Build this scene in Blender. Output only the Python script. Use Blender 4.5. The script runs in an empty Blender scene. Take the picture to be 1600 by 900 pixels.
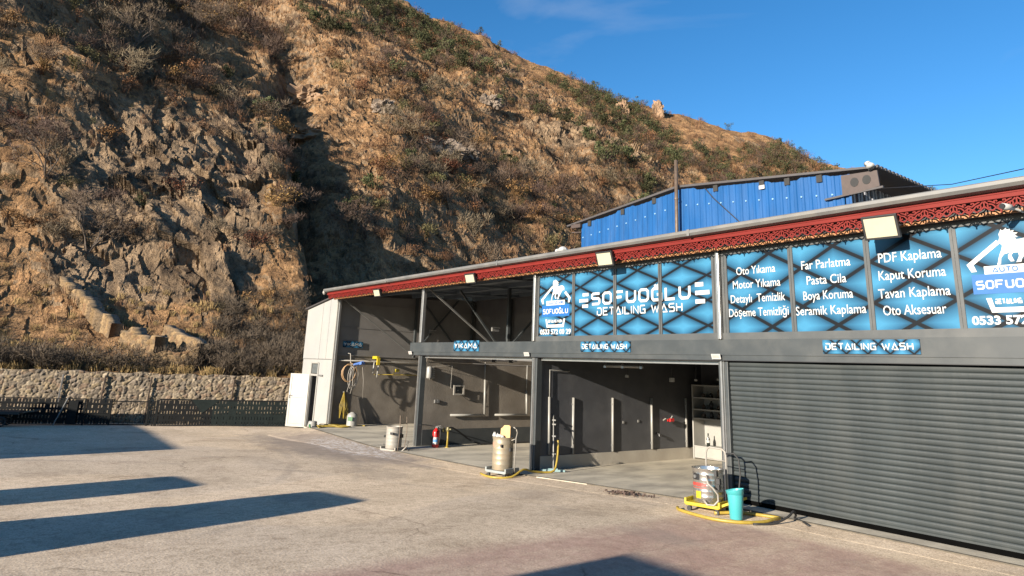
import bpy, math, random
import numpy as np
from mathutils import Vector, Matrix
random.seed(7)
RNG = np.random.default_rng(11)
SC = bpy.context.scene
COL = SC.collection
R = math.radians
PI = math.pi

# ------------------------------------------------------------------ camera
CAM = np.array([8.009, -11.284, 2.193])
YAW, PITCH, ROLL = 0.915, 0.250, 0.038
fw = np.array([-math.sin(YAW) * math.cos(PITCH), math.cos(YAW) * math.cos(PITCH), math.sin(PITCH)])
r0 = np.cross(fw, [0, 0, 1]); r0 /= np.linalg.norm(r0)
u0 = np.cross(r0, fw)
rr = math.cos(ROLL) * r0 + math.sin(ROLL) * u0
uu = -math.sin(ROLL) * r0 + math.cos(ROLL) * u0
cd = bpy.data.cameras.new('camera')
cd.sensor_width = 36; cd.lens = 36 * 1065.6 / 1600
cd.shift_y = -(450 - 302.8) / 1600
cd.clip_start = 0.1; cd.clip_end = 3000
cam = bpy.data.objects.new('camera', cd); COL.objects.link(cam)
cam.matrix_world = Matrix(((rr[0], uu[0], -fw[0], CAM[0]), (rr[1], uu[1], -fw[1], CAM[1]), (rr[2], uu[2], -fw[2], CAM[2]), (0, 0, 0, 1)))
SC.camera = cam

# ------------------------------------------------------------------ sky, sun, exposure
SUN = Vector((-0.16, 1.0, -0.258)).normalized()
EL = math.asin(-SUN.z)
W = bpy.data.worlds.new('World'); SC.world = W; W.use_nodes = True
nt = W.node_tree; bg = nt.nodes['Background']
sky = nt.nodes.new('ShaderNodeTexSky'); sky.sky_type = 'NISHITA'; sky.sun_disc = False
sky.sun_elevation = EL; sky.sun_rotation = math.atan2(-SUN.x, -SUN.y)
sky.altitude = 900; sky.air_density = 1.0; sky.dust_density = 0.15; sky.ozone_density = 3.0
tc = nt.nodes.new('ShaderNodeTexCoord')
mp = nt.nodes.new('ShaderNodeMapping'); mp.inputs['Scale'].default_value = (1.0, 1.6, 3.2); mp.inputs['Rotation'].default_value = (0.2, 0.5, 0.3)
nz = nt.nodes.new('ShaderNodeTexNoise'); nz.inputs['Scale'].default_value = 2.3; nz.inputs['Detail'].default_value = 7; nz.inputs['Distortion'].default_value = 0.6
cr = nt.nodes.new('ShaderNodeValToRGB'); cr.color_ramp.elements[0].position = 0.56; cr.color_ramp.elements[1].position = 0.86
cr.color_ramp.elements[1].color = (0.35, 0.35, 0.35, 1)
mx = nt.nodes.new('ShaderNodeMixRGB'); mx.inputs['Color2'].default_value = (3.2, 3.5, 4.0, 1)
hs = nt.nodes.new('ShaderNodeHueSaturation'); hs.inputs['Saturation'].default_value = 1.24
L = nt.links.new
L(tc.outputs['Generated'], mp.inputs[0]); L(mp.outputs[0], nz.inputs['Vector']); L(nz.outputs['Fac'], cr.inputs[0])
L(sky.outputs[0], hs.inputs['Color']); L(hs.outputs[0], mx.inputs['Color1']); L(cr.outputs[0], mx.inputs['Fac'])
L(mx.outputs[0], bg.inputs['Color'])
bg.inputs['Strength'].default_value = 0.077
sl = bpy.data.lights.new('sun', 'SUN'); sl.energy = 5.0; sl.angle = R(0.5); sl.color = (1.0, 0.89, 0.75)
so = bpy.data.objects.new('sun', sl); COL.objects.link(so); so.rotation_euler = SUN.to_track_quat('-Z', 'Y').to_euler()
so.location = (0, -40, 30)
SC.view_settings.view_transform = 'Standard'; SC.view_settings.look = 'None'
SC.view_settings.exposure = 1.45; SC.view_settings.gamma = 1
SC.view_settings.use_curve_mapping = False
SC.cycles.max_bounces = 6; SC.cycles.diffuse_bounces = 3; SC.cycles.transparent_max_bounces = 4

# ------------------------------------------------------------------ helpers
ORG = {}
def link(o): COL.objects.link(o); return o
def tag(o, label=None, cat=None, group=None, kind=None):
    if label: o['label'] = label
    if cat: o['category'] = cat
    if group: o['group'] = group
    if kind: o['kind'] = kind
    return o
def thing(name, label, cat, loc=(0, 0, 0), group=None):
    o = bpy.data.objects.new(name, None); link(o); o.location = loc; o.empty_display_size = 0.2
    ORG[o] = Vector(loc); tag(o, label, cat, group); return o

class MB:
    def __init__(s): s.v = []; s.f = []
    def add(s, vs, fs):
        b = len(s.v); s.v.extend([tuple(p) for p in vs]); s.f.extend([tuple(b + i for i in f) for f in fs]); return s
    def box(s, x0, x1, y0, y1, z0, z1):
        return s.add([(x0, y0, z0), (x1, y0, z0), (x1, y1, z0), (x0, y1, z0), (x0, y0, z1), (x1, y0, z1), (x1, y1, z1), (x0, y1, z1)],
                     [(0, 3, 2, 1), (4, 5, 6, 7), (0, 1, 5, 4), (1, 2, 6, 5), (2, 3, 7, 6), (3, 0, 4, 7)])
    def obox(s, c, ax, ay, az, hx, hy, hz):
        c = Vector(c); ax, ay, az = Vector(ax).normalized() * hx, Vector(ay).normalized() * hy, Vector(az).normalized() * hz
        P = [c + i * ax + j * ay + k * az for k in (-1, 1) for i, j in ((-1, -1), (1, -1), (1, 1), (-1, 1))]
        return s.add(P, [(0, 3, 2, 1), (4, 5, 6, 7), (0, 1, 5, 4), (1, 2, 6, 5), (2, 3, 7, 6), (3, 0, 4, 7)])
    def bar(s, a, b, w, h=None, up=(0, 0, 1)):
        a, b = Vector(a), Vector(b); d = b - a; l = d.length; d.normalize()
        u = Vector(up)
        if abs(d.dot(u)) > 0.98: u = Vector((0, 1, 0))
        x = d.cross(u).normalized(); y = x.cross(d)
        return s.obox((a + b) / 2, d, x, y, l / 2, w / 2, (h or w) / 2)
    def tube(s, pts, r, n=8, closed=False, cap=True):
        P = [Vector(p) for p in pts]; m = len(P); rs = r if hasattr(r, '__len__') else [r] * m
        b = len(s.v); prev = None
        for i, p in enumerate(P):
            if closed: t = P[(i + 1) % m] - P[i - 1]
            else: t = P[min(i + 1, m - 1)] - P[max(i - 1, 0)]
            t = t.normalized() if t.length > 1e-9 else Vector((0, 0, 1))
            if prev is None:
                u = Vector((0, 0, 1)) if abs(t.z) < 0.9 else Vector((1, 0, 0))
                x = t.cross(u).normalized()
            else:
                x = (prev - t * prev.dot(t)); x = x.normalized() if x.length > 1e-6 else t.orthogonal().normalized()
            prev = x; y = t.cross(x)
            for k in range(n):
                a = 2 * PI * k / n; s.v.append(tuple(p + (x * math.cos(a) + y * math.sin(a)) * rs[i]))
        for i in range(m if closed else m - 1):
            j = (i + 1) % m
            for k in range(n):
                k2 = (k + 1) % n; s.f.append((b + i * n + k, b + i * n + k2, b + j * n + k2, b + j * n + k))
        if cap and not closed:
            s.f.append(tuple(b + k for k in range(n))[::-1]); s.f.append(tuple(b + (m - 1) * n + k for k in range(n)))
        return s
    def lathe(s, prof, c=(0, 0, 0), n=28):
        b = len(s.v); c = Vector(c)
        for r, z in prof:
            for k in range(n):
                a = 2 * PI * k / n; s.v.append((c.x + r * math.cos(a), c.y + r * math.sin(a), c.z + z))
        for i in range(len(prof) - 1):
            for k in range(n):
                k2 = (k + 1) % n; s.f.append((b + i * n + k, b + i * n + k2, b + (i + 1) * n + k2, b + (i + 1) * n + k))
        return s
    def prism(s, poly, fn, d0, d1):
        """2-D outline lifted to 3-D with fn(u,v,d); closed solid"""
        n = len(poly); b = len(s.v)
        for d in (d0, d1): s.v.extend([tuple(fn(u, v, d)) for u, v in poly])
        s.f.append(tuple(b + i for i in range(n))); s.f.append(tuple(b + n + i for i in range(n))[::-1])
        for i in range(n):
            j = (i + 1) % n; s.f.append((b + i, b + n + i, b + n + j, b + j))
        return s
    def xform(s, M):
        s.v = [tuple(M @ Vector(p)) for p in s.v]; return s
    def build(s, name, mat, parent=None, smooth=False, bevel=0):
        root = parent; off = Vector((0, 0, 0))
        if parent is not None: off = ORG[parent]
        me = bpy.data.meshes.new(name)
        me.from_pydata([(p[0] - off.x, p[1] - off.y, p[2] - off.z) for p in s.v], [], s.f)
        me.materials.append(mat)
        if smooth: me.shade_smooth() if hasattr(me, 'shade_smooth') else [setattr(p, 'use_smooth', True) for p in me.polygons]
        o = bpy.data.objects.new(name, me); link(o)
        if parent is not None: o.parent = parent
        ORG[o] = off
        if bevel:
            m = o.modifiers.new('bevel', 'BEVEL'); m.width = bevel; m.segments = 2; m.limit_method = 'ANGLE'
        return o

def kids(o): return [c for c in COL.objects if c.parent == o]
CH = {}
def copy_tree(o, parent=None):
    c = o.copy(); COL.objects.link(c)
    if parent is not None: c.parent = parent
    for k in list(o.children): copy_tree(k, c)
    return c

# ------------------------------------------------------------------ materials
KA = 0.86
def setin(n, k, v):
    if k in n.inputs: n.inputs[k].default_value = v
def mat(name, col, rough=0.6, metal=0.0, var=0.12, scale=6.0, bump=0.0, bscale=40.0, dirt=None, dirt_amt=0.4, dirt_scale=1.5, spec=0.5, stretch=(1, 1, 1)):
    col = [c * KA for c in col]; dirt = [c * KA for c in dirt] if dirt is not None else None
    m = bpy.data.materials.new(name); m.use_nodes = True; t = m.node_tree; b = t.nodes['Principled BSDF']
    setin(b, 'Roughness', rough); setin(b, 'Metallic', metal); setin(b, 'Specular IOR Level', spec)
    c = t.nodes.new('ShaderNodeTexCoord'); mpn = t.nodes.new('ShaderNodeMapping'); mpn.inputs['Scale'].default_value = stretch
    t.links.new(c.outputs['Object'], mpn.inputs[0])
    n = t.nodes.new('ShaderNodeTexNoise'); n.inputs['Scale'].default_value = scale; n.inputs['Detail'].default_value = 6
    t.links.new(mpn.outputs[0], n.inputs['Vector'])
    ra = t.nodes.new('ShaderNodeValToRGB')
    lo = [max(0, x * (1 - var)) for x in col]; hi = [min(1, x * (1 + var)) for x in col]
    ra.color_ramp.elements[0].position = 0.3; ra.color_ramp.elements[1].position = 0.7
    ra.color_ramp.elements[0].color = (*lo, 1); ra.color_ramp.elements[1].color = (*hi, 1)
    t.links.new(n.outputs['Fac'], ra.inputs[0]); out = ra.outputs[0]
    if dirt is not None:
        n2 = t.nodes.new('ShaderNodeTexNoise'); n2.inputs['Scale'].default_value = dirt_scale; n2.inputs['Detail'].default_value = 8; n2.inputs['Roughness'].default_value = 0.65
        t.links.new(mpn.outputs[0], n2.inputs['Vector'])
        r2 = t.nodes.new('ShaderNodeValToRGB'); r2.color_ramp.elements[0].position = 0.45; r2.color_ramp.elements[1].position = 0.72
        r2.color_ramp.elements[1].color = (dirt_amt,) * 3 + (1,)
        t.links.new(n2.outputs['Fac'], r2.inputs[0])
        mm = t.nodes.new('ShaderNodeMixRGB'); mm.inputs['Color2'].default_value = (*dirt, 1)
        t.links.new(r2.outputs[0], mm.inputs['Fac']); t.links.new(out, mm.inputs['Color1']); out = mm.outputs[0]
        rr2 = t.nodes.new('ShaderNodeMath'); rr2.operation = 'MULTIPLY_ADD'; rr2.inputs[1].default_value = 0.25; rr2.inputs[2].default_value = rough
        t.links.new(r2.outputs[0], rr2.inputs[0]); t.links.new(rr2.outputs[0], b.inputs['Roughness'])
    t.links.new(out, b.inputs['Base Color'])
    if bump:
        n3 = t.nodes.new('ShaderNodeTexNoise'); n3.inputs['Scale'].default_value = bscale; n3.inputs['Detail'].default_value = 5
        t.links.new(mpn.outputs[0], n3.inputs['Vector'])
        bp = t.nodes.new('ShaderNodeBump'); bp.inputs['Strength'].default_value = bump; bp.inputs['Distance'].default_value = 0.02
        t.links.new(n3.outputs['Fac'], bp.inputs['Height']); t.links.new(bp.outputs[0], b.inputs['Normal'])
    return m

M = {}
M['grey'] = mat('anthracite_metal', (0.037, 0.043, 0.045), 0.45, 0, 0.1, 3, dirt=(0.08, 0.08, 0.072), dirt_amt=0.35)
M['shutter'] = mat('shutter_paint', (0.032, 0.039, 0.040), 0.5, 0, 0.10, 1.0, 0.1, 6, dirt=(0.052, 0.056, 0.053), dirt_amt=0.4, dirt_scale=1.1, spec=0.35, stretch=(2.2, 1, .5))
M['darkpanel'] = mat('dark_panel', (0.096, 0.092, 0.092), 0.55, 0, 0.1, 2, dirt=(0.2, 0.18, 0.16), dirt_amt=0.3)
M['frame'] = mat('window_frame', (0.062, 0.066, 0.066), 0.4, 0, 0.1, 3, dirt=(0.10, 0.095, 0.085), dirt_amt=0.4)
M['ceil'] = mat('ceiling_panel', (0.11, 0.13, 0.15), 0.55)
M['plaster'] = mat('cement_plaster', (0.172, 0.150, 0.122), 0.85, 0, 0.25, 1.6, 0.4, 30, dirt=(0.125, 0.105, 0.08), dirt_amt=0.8, dirt_scale=0.9)
M['blackwall'] = mat('black_wall', (0.060, 0.062, 0.068), 0.5, 0, 0.12, 2.5, 0.1, 25, dirt=(0.16, 0.16, 0.16), dirt_amt=0.25)
M['basecon'] = mat('wall_base_concrete', (0.44, 0.40, 0.33), 0.9, 0, 0.14, 4, 0.4, 30, dirt=(0.2, 0.17, 0.13), dirt_amt=0.5, dirt_scale=2)
M['white'] = mat('white_sheet', (0.285, 0.285, 0.275), 0.45, 0, 0.04, 2, dirt=(0.36, 0.33, 0.27), dirt_amt=0.4, dirt_scale=0.9)
M['pvc'] = mat('white_pvc', (0.265, 0.26, 0.24), 0.4, 0, 0.05, 3, dirt=(0.4, 0.36, 0.28), dirt_amt=0.3)
M['silver'] = mat('galvanised_metal', (0.42, 0.41, 0.39), 0.32, 0.75, 0.1, 8)
M['gutter'] = mat('gutter_metal', (0.155, 0.155, 0.15), 0.5, 0.25, 0.12, 3, dirt=(0.2, 0.18, 0.15), dirt_amt=0.5)
M['red'] = mat('red_paint', (0.150, 0.013, 0.009), 0.6, 0, 0.14, 3, dirt=(0.09, 0.012, 0.010), dirt_amt=0.5, spec=0.2)
M['orange'] = mat('orange_board', (0.30, 0.135, 0.05), 0.6, 0, 0.15, 8)
M['black'] = mat('black_plastic', (0.018, 0.018, 0.019), 0.45)
M['rubber'] = mat('black_rubber', (0.02, 0.02, 0.02), 0.7)
M['lens'] = mat('lamp_lens', (0.408, 0.381, 0.272), 0.3, 0, 0.04)
M['letter'] = mat('white_lettering', (0.449, 0.449, 0.435), 0.4, 0, 0.02)
M['logoblue'] = mat('logo_blue', (0.015, 0.10, 0.30), 0.35, 0, 0.05)
M['steel'] = mat('polished_steel', (0.62, 0.60, 0.56), 0.22, 0.9, 0.06, 5, dirt=(0.4, 0.36, 0.3), dirt_amt=0.35, dirt_scale=4)
M['dirtysteel'] = mat('stained_steel', (0.30, 0.26, 0.19), 0.45, 0.35, 0.2, 5, dirt=(0.27, 0.17, 0.08), dirt_amt=0.5, dirt_scale=5)
M['zinc'] = mat('dull_zinc', (0.28, 0.265, 0.235), 0.6, 0.15, 0.12, 5, dirt=(0.24, 0.19, 0.13), dirt_amt=0.5, dirt_scale=5)
M['chrome'] = mat('chrome_tube', (0.6, 0.58, 0.56), 0.18, 0.95, 0.05)
M['rusty'] = mat('rusty_handle', (0.13, 0.095, 0.07), 0.6, 0.4, 0.2, 8)
M['yellow'] = mat('yellow_plastic', (0.422, 0.320, 0.014), 0.4, 0, 0.08, 6, dirt=(0.35, 0.26, 0.06), dirt_amt=0.3, dirt_scale=5)
M['yhose'] = mat('yellow_hose', (0.313, 0.224, 0.034), 0.5, 0, 0.15, 12)
M['turq'] = mat('turquoise_plastic', (0.055, 0.33, 0.345), 0.35, 0, 0.05, 4)
M['redlac'] = mat('red_lacquer', (0.45, 0.012, 0.010), 0.3, 0, 0.05)
M['labelw'] = mat('paper_label', (0.374, 0.374, 0.354), 0.6)
M['labelb'] = mat('blue_label', (0.06, 0.20, 0.40), 0.5)
M['labelr'] = mat('red_print', (0.35, 0.05, 0.04), 0.5)
M['tealgrey'] = mat('teal_grey_plastic', (0.20, 0.30, 0.30), 0.5)
M['wood'] = mat('light_wood', (0.50, 0.32, 0.14), 0.7, 0, 0.2, 14, stretch=(6, 6, 1))
M['bluehose'] = mat('blue_plastic', (0.06, 0.14, 0.40), 0.4)
M['greyhose'] = mat('grey_hose', (0.25, 0.23, 0.20), 0.5)
M['greenp'] = mat('green_plastic', (0.03, 0.13, 0.04), 0.5)
M['bluewall'] = mat('blue_corrugated', (0.007, 0.070, 0.215), 0.45, 0, 0.14, 1.5, dirt=(0.03, 0.10, 0.25), dirt_amt=0.6, dirt_scale=0.8, spec=0.3, stretch=(2, 2, 0.4))
M['darkroof'] = mat('dark_roof', (0.05, 0.045, 0.045), 0.6)
M['brownbeam'] = mat('brown_steel', (0.055, 0.038, 0.032), 0.6)
M['fencepaint'] = mat('fence_paint', (0.008, 0.009, 0.009), 0.75, 0, 0.2, spec=0.15)
M['fencegreen'] = mat('fence_sheet', (0.010, 0.015, 0.014), 0.75, 0, 0.2, spec=0.15)
M['glassy'] = mat('door_glass', (0.42, 0.43, 0.42), 0.15, 0, 0.05)
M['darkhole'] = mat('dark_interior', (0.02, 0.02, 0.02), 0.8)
M['render'] = mat('wall_render', (0.5, 0.46, 0.4), 0.85, 0, 0.08, 3, 0.2)
M['vanpaint'] = mat('van_paint', (0.6, 0.6, 0.6), 0.25, 0, 0.02)
M['greypaint'] = mat('grey_trolley', (0.24, 0.26, 0.25), 0.5)
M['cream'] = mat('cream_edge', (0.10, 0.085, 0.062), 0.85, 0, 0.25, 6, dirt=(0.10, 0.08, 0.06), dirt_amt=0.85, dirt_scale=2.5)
M['bottle'] = mat('dark_bottle', (0.02, 0.025, 0.02), 0.2)
M['bark'] = mat('bark', (0.12, 0.09, 0.065), 0.9, 0, 0.25, 8)

# ------------------------------------------------------------------ ground level
def sstep(a, b, x):
    t = np.clip((np.asarray(x, float) - a) / (b - a), 0, 1); return t * t * (3 - 2 * t)
def zg(x):
    return float(np.interp(x, [-26, -20, -17, -11, -5, 0, 6], [-.47, -.45, -.40, -.27, -.20, 0.0, 0.0]))
def zf(x):
    return float(np.interp(x, [-18, -17.4, -11, -5.4, 0, 6], [-.14, -.14, -.20, -.17, 0.02, 0.02]))

# ------------------------------------------------------------------ noise
LAT = RNG.random((64, 64, 64)).astype(np.float32)
def vnoise(p):
    i = np.floor(p).astype(np.int64); f = (p - i).astype(np.float32); f = f * f * f * (f * (f * 6 - 15) + 10)
    x0, y0, z0 = i[:, 0] & 63, i[:, 1] & 63, i[:, 2] & 63; x1, y1, z1 = (x0 + 1) & 63, (y0 + 1) & 63, (z0 + 1) & 63
    fx, fy, fz = f[:, 0], f[:, 1], f[:, 2]
    a = LAT[x0, y0, z0] * (1 - fx) + LAT[x1, y0, z0] * fx; b = LAT[x0, y1, z0] * (1 - fx) + LAT[x1, y1, z0] * fx
    c = LAT[x0, y0, z1] * (1 - fx) + LAT[x1, y0, z1] * fx; d = LAT[x0, y1, z1] * (1 - fx) + LAT[x1, y1, z1] * fx
    return ((a * (1 - fy) + b * fy) * (1 - fz) + (c * (1 - fy) + d * fy) * fz) * 2 - 1
def fbm(p, oct=4, gain=0.5, ridged=False):
    o = np.zeros(len(p), np.float32); a = 1.0; q = p.copy(); tot = 0
    for k in range(oct):
        n = vnoise(q + 17.3 * k); n = 1 - 2 * np.abs(n) if ridged else n
        o += a * n; tot += a; a *= gain; q = q * 2.03
    return o / tot
JIT = RNG.random((32, 32, 32, 3)).astype(np.float32); TIL = (RNG.random((32, 32, 32, 3)).astype(np.float32) - 0.5) * 2; HGT = RNG.random((32, 32, 32)).astype(np.float32)
def facets(p):
    """blocky fractured-rock field: every cell is a tilted plane at its own height"""
    i = np.floor(p).astype(np.int64); best = np.full(len(p), 1e9, np.float32); out = np.zeros(len(p), np.float32)
    for dx in (-1, 0, 1):
        for dy in (-1, 0, 1):
            for dz in (-1, 0, 1):
                c = i + (dx, dy, dz); k = (c[:, 0] & 31, c[:, 1] & 31, c[:, 2] & 31)
                v = (p - c - JIT[k]).astype(np.float32); d = (v * v).sum(1); m = d < best
                best[m] = d[m]; out[m] = (HGT[k] + (TIL[k] * v).sum(1) * 0.9)[m]
    return out

# ------------------------------------------------------------------ hillside (structure)
FX = np.array([-math.sin(YAW), math.cos(YAW)]); RX = np.array([math.cos(YAW), math.sin(YAW)])
def to_st(x, y):
    dx, dy = x - CAM[0], y - CAM[1]; return dx * RX[0] + dy * RX[1], dx * FX[0] + dy * FX[1]
def to_xy(s, t): return CAM[0] + s * RX[0] + t * FX[0], CAM[1] + s * RX[1] + t * FX[1]
A_ = [-1.6, -.9, -.4, -.179, -.009, .145, .236, .384, .538, .78, 1.2]
E_ = [.66, .66, .66, .566, .486, .426, .397, .366, .304, .24, .16]
def hill_base(az, t):
    a0_ = az
    q_ = np.stack([az * t / 13.0, t / 13.0, 0 * t + 4.2], 1); az = az + (.030 * fbm(q_, 3) + .010 * vnoise(q_ * 4.1)) * sstep(29, 40, t)
    tw = 33.2 / (1 - 0.33 * a0_) + 0.35
    d = t - tw
    lf_ = sstep(-.36, -.62, az)
    hl = 1.4 + .30 * np.clip(d, 0, 6) + (.82 - .12 * lf_) * np.clip(d - 6, 0, 18) + (.70 - .10 * lf_) * np.clip(d - 24, 0, 400)
    hl = hl + .72 * t * np.clip(-(az + .42), 0, .7) * sstep(4, 26, d)
    t0 = np.interp(az, [-.5, -.179, .145, .54, 1.1], [39.3, 41.3, 62, 98, 130])
    tcst = np.interp(az, [-.5, -.179, .145, .54, 1.1], [170, 172, 182, 195, 210])
    hc = 2.2 + tcst * np.interp(az, A_, E_)
    sl_ = hc / (tcst - t0)
    hr = np.where(t < tcst, sl_ * (t - t0), hc - .5 * (t - tcst)); hr = np.maximum(hr, -1.2)
    ag = np.interp(t, [34, 42, 52, 66, 90, 140, 200], [-.258, -.288, -.325, -.346, -.370, -.40, -.42])
    w = sstep(-.5, .5, (az - ag) / (.040 + .07 * sstep(60, 150, t)))
    h = hl * (1 - w) + hr * w
    h = h - .098 * np.clip(t - 33, 0, 80) * (1 - .8 * sstep(100, 160, t)) * np.exp(-((az - ag - .010) / .034) ** 2)
    # a smaller gully in the middle of the left spur and its shoulder
    ag2 = np.interp(t, [34, 50, 70, 110], [-.60, -.585, -.60, -.66])
    h = h - .05 * np.clip(t - 34, 0, 45) * np.exp(-((az - ag2) / .028) ** 2)
    h = h + .04 * np.clip(t - 36, 0, 40) * np.exp(-((az - ag2 + .09) / .05) ** 2)
    return h, w
def hill_z(x, y):
    s, t = to_st(x, y); h, _ = hill_base(np.array([s / t]), np.array([float(t)])); return float(h[0])

NA, NT = 1250, 640
azg = np.tan(np.linspace(math.atan(-1.25), math.atan(1.0), NA))
vv = np.linspace(0, 1, NT)
AZ = np.repeat(azg[:, None], NT, 1)
tw_ = 33.2 / (1 - .33 * azg) + .35; tst = tw_ + (36 - tw_) * sstep(-.285, -.12, azg) + 40 * sstep(-.2, .5, azg)
ten = np.interp(azg, [-1.3, -.45, -.179, .54, 1.1], [330, 330, 215, 240, 250])
T = tst[:, None] * (ten / tst)[:, None] ** (vv[None, :] ** 1.12)
azf, tf = AZ.ravel(), T.ravel(); TGRID = T
H, Wr = hill_base(azf, tf)
S_ = azf * tf
P = np.stack([S_, tf, H], 1).astype(np.float64)
damp = sstep(0.0, 9.0, tf - np.repeat(tst, NT)) * 0.9 + 0.1
# crag mask: left spur between its foot and shoulder, rock bands right of the gully
big = fbm(P / 22.0, 3)
crag = .9 * sstep(-.74, -.62, azf) * (1 - sstep(-.40, -.345, azf)) * sstep(2.5, 6, H) * (1 - sstep(17, 25, H))
crag2 = sstep(-.30, -.24, azf) * (1 - sstep(-.02, .12, azf)) * sstep(5, 9, H) * (1 - sstep(14, 22, H)) * .30
band = sstep(.30, .52, fbm(P / np.array([30, 30, 9.0]) + 40, 3)) * .7
rock = np.clip(np.maximum(np.maximum(crag, crag2), band * sstep(20, 40, H)) * (0.75 + 0.7 * big) + .15 * big, 0, 1).astype(np.float32)
# strata-aligned coordinates (slabs dip down to the right)
ca, sa = math.cos(R(48)), math.sin(R(48))
u_ = P[:, 0] * ca - P[:, 2] * sa; v_ = P[:, 0] * sa + P[:, 2] * ca
Q = np.stack([u_ / 6.5, v_ / 2.0, P[:, 1] / 5.0], 1)
fa = facets(Q); fb = facets(Q * 2.7 + 9.1)
Q3 = np.stack([u_ / 1.5, v_ / .55, P[:, 1] / 1.2], 1); fc = facets(Q3)
rd = fbm(P / 9.0, 4, ridged=True); sm = fbm(P / 3.2, 4); fine = fbm(P / .8, 3)
disp = 2.6 * big * sstep(30, 60, tf) + (1.3 - .5 * Wr) * rd * (1 - .3 * rock) + .45 * sm + .13 * fine
led = vnoise(np.stack([P[:, 0] / 5.5, P[:, 1] / 7.0, P[:, 2] / .9], 1)) + .6 * vnoise(np.stack([P[:, 0] / 2.2 + 9, P[:, 1] / 3.0, P[:, 2] / .45], 1))
disp += (1 - rock) * (.32 - .18 * Wr) * led
disp += rock * (.95 * (fa - .5) + .42 * (fb - .5) + .17 * (fc - .5) + .5 * rd) + (1 - rock) * .16 * (fc - .5)
far = 0.55 + tf / 110.0
disp = disp * damp * np.clip(far, .6, 1.7)
ridge_keep = 1 - .75 * sstep(150, 170, tf) * Wr
disp *= ridge_keep
hz = .45 + .35 * rock; P[:, 1] -= hz * disp; P[:, 0] += .25 * rock * disp; P[:, 2] += (.82 - .42 * rock) * disp
XY0, XY1 = to_xy(P[:, 0], P[:, 1])
VT = np.stack([XY0, XY1, P[:, 2]], 1)
ii = (np.arange(NA - 1)[:, None] * NT + np.arange(NT - 1)[None, :]).ravel()
quads = np.stack([ii, ii + NT, ii + NT + 1, ii + 1], 1)
def np_mesh(name, verts, faces, m, smooth=True, attrs=None):
    me = bpy.data.meshes.new(name); k = faces.shape[1]
    me.vertices.add(len(verts)); me.vertices.foreach_set('co', verts.astype(np.float32).ravel())
    me.loops.add(faces.size); me.loops.foreach_set('vertex_index', faces.astype(np.int32).ravel())
    me.polygons.add(len(faces)); me.polygons.foreach_set('loop_start', np.arange(0, faces.size, k, dtype=np.int32))
    me.polygons.foreach_set('use_smooth', np.full(len(faces), smooth))
    me.update(calc_edges=True); me.validate()
    for an, ad in (attrs or {}).items():
        if ad.ndim == 1: a = me.attributes.new(an, 'FLOAT', 'POINT'); a.data.foreach_set('value', ad.astype(np.float32))
        else: a = me.attributes.new(an, 'FLOAT_COLOR', 'POINT'); a.data.foreach_set('color', ad.astype(np.float32).ravel())
    me.materials.append(m)
    return link(bpy.data.objects.new(name, me))

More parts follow.
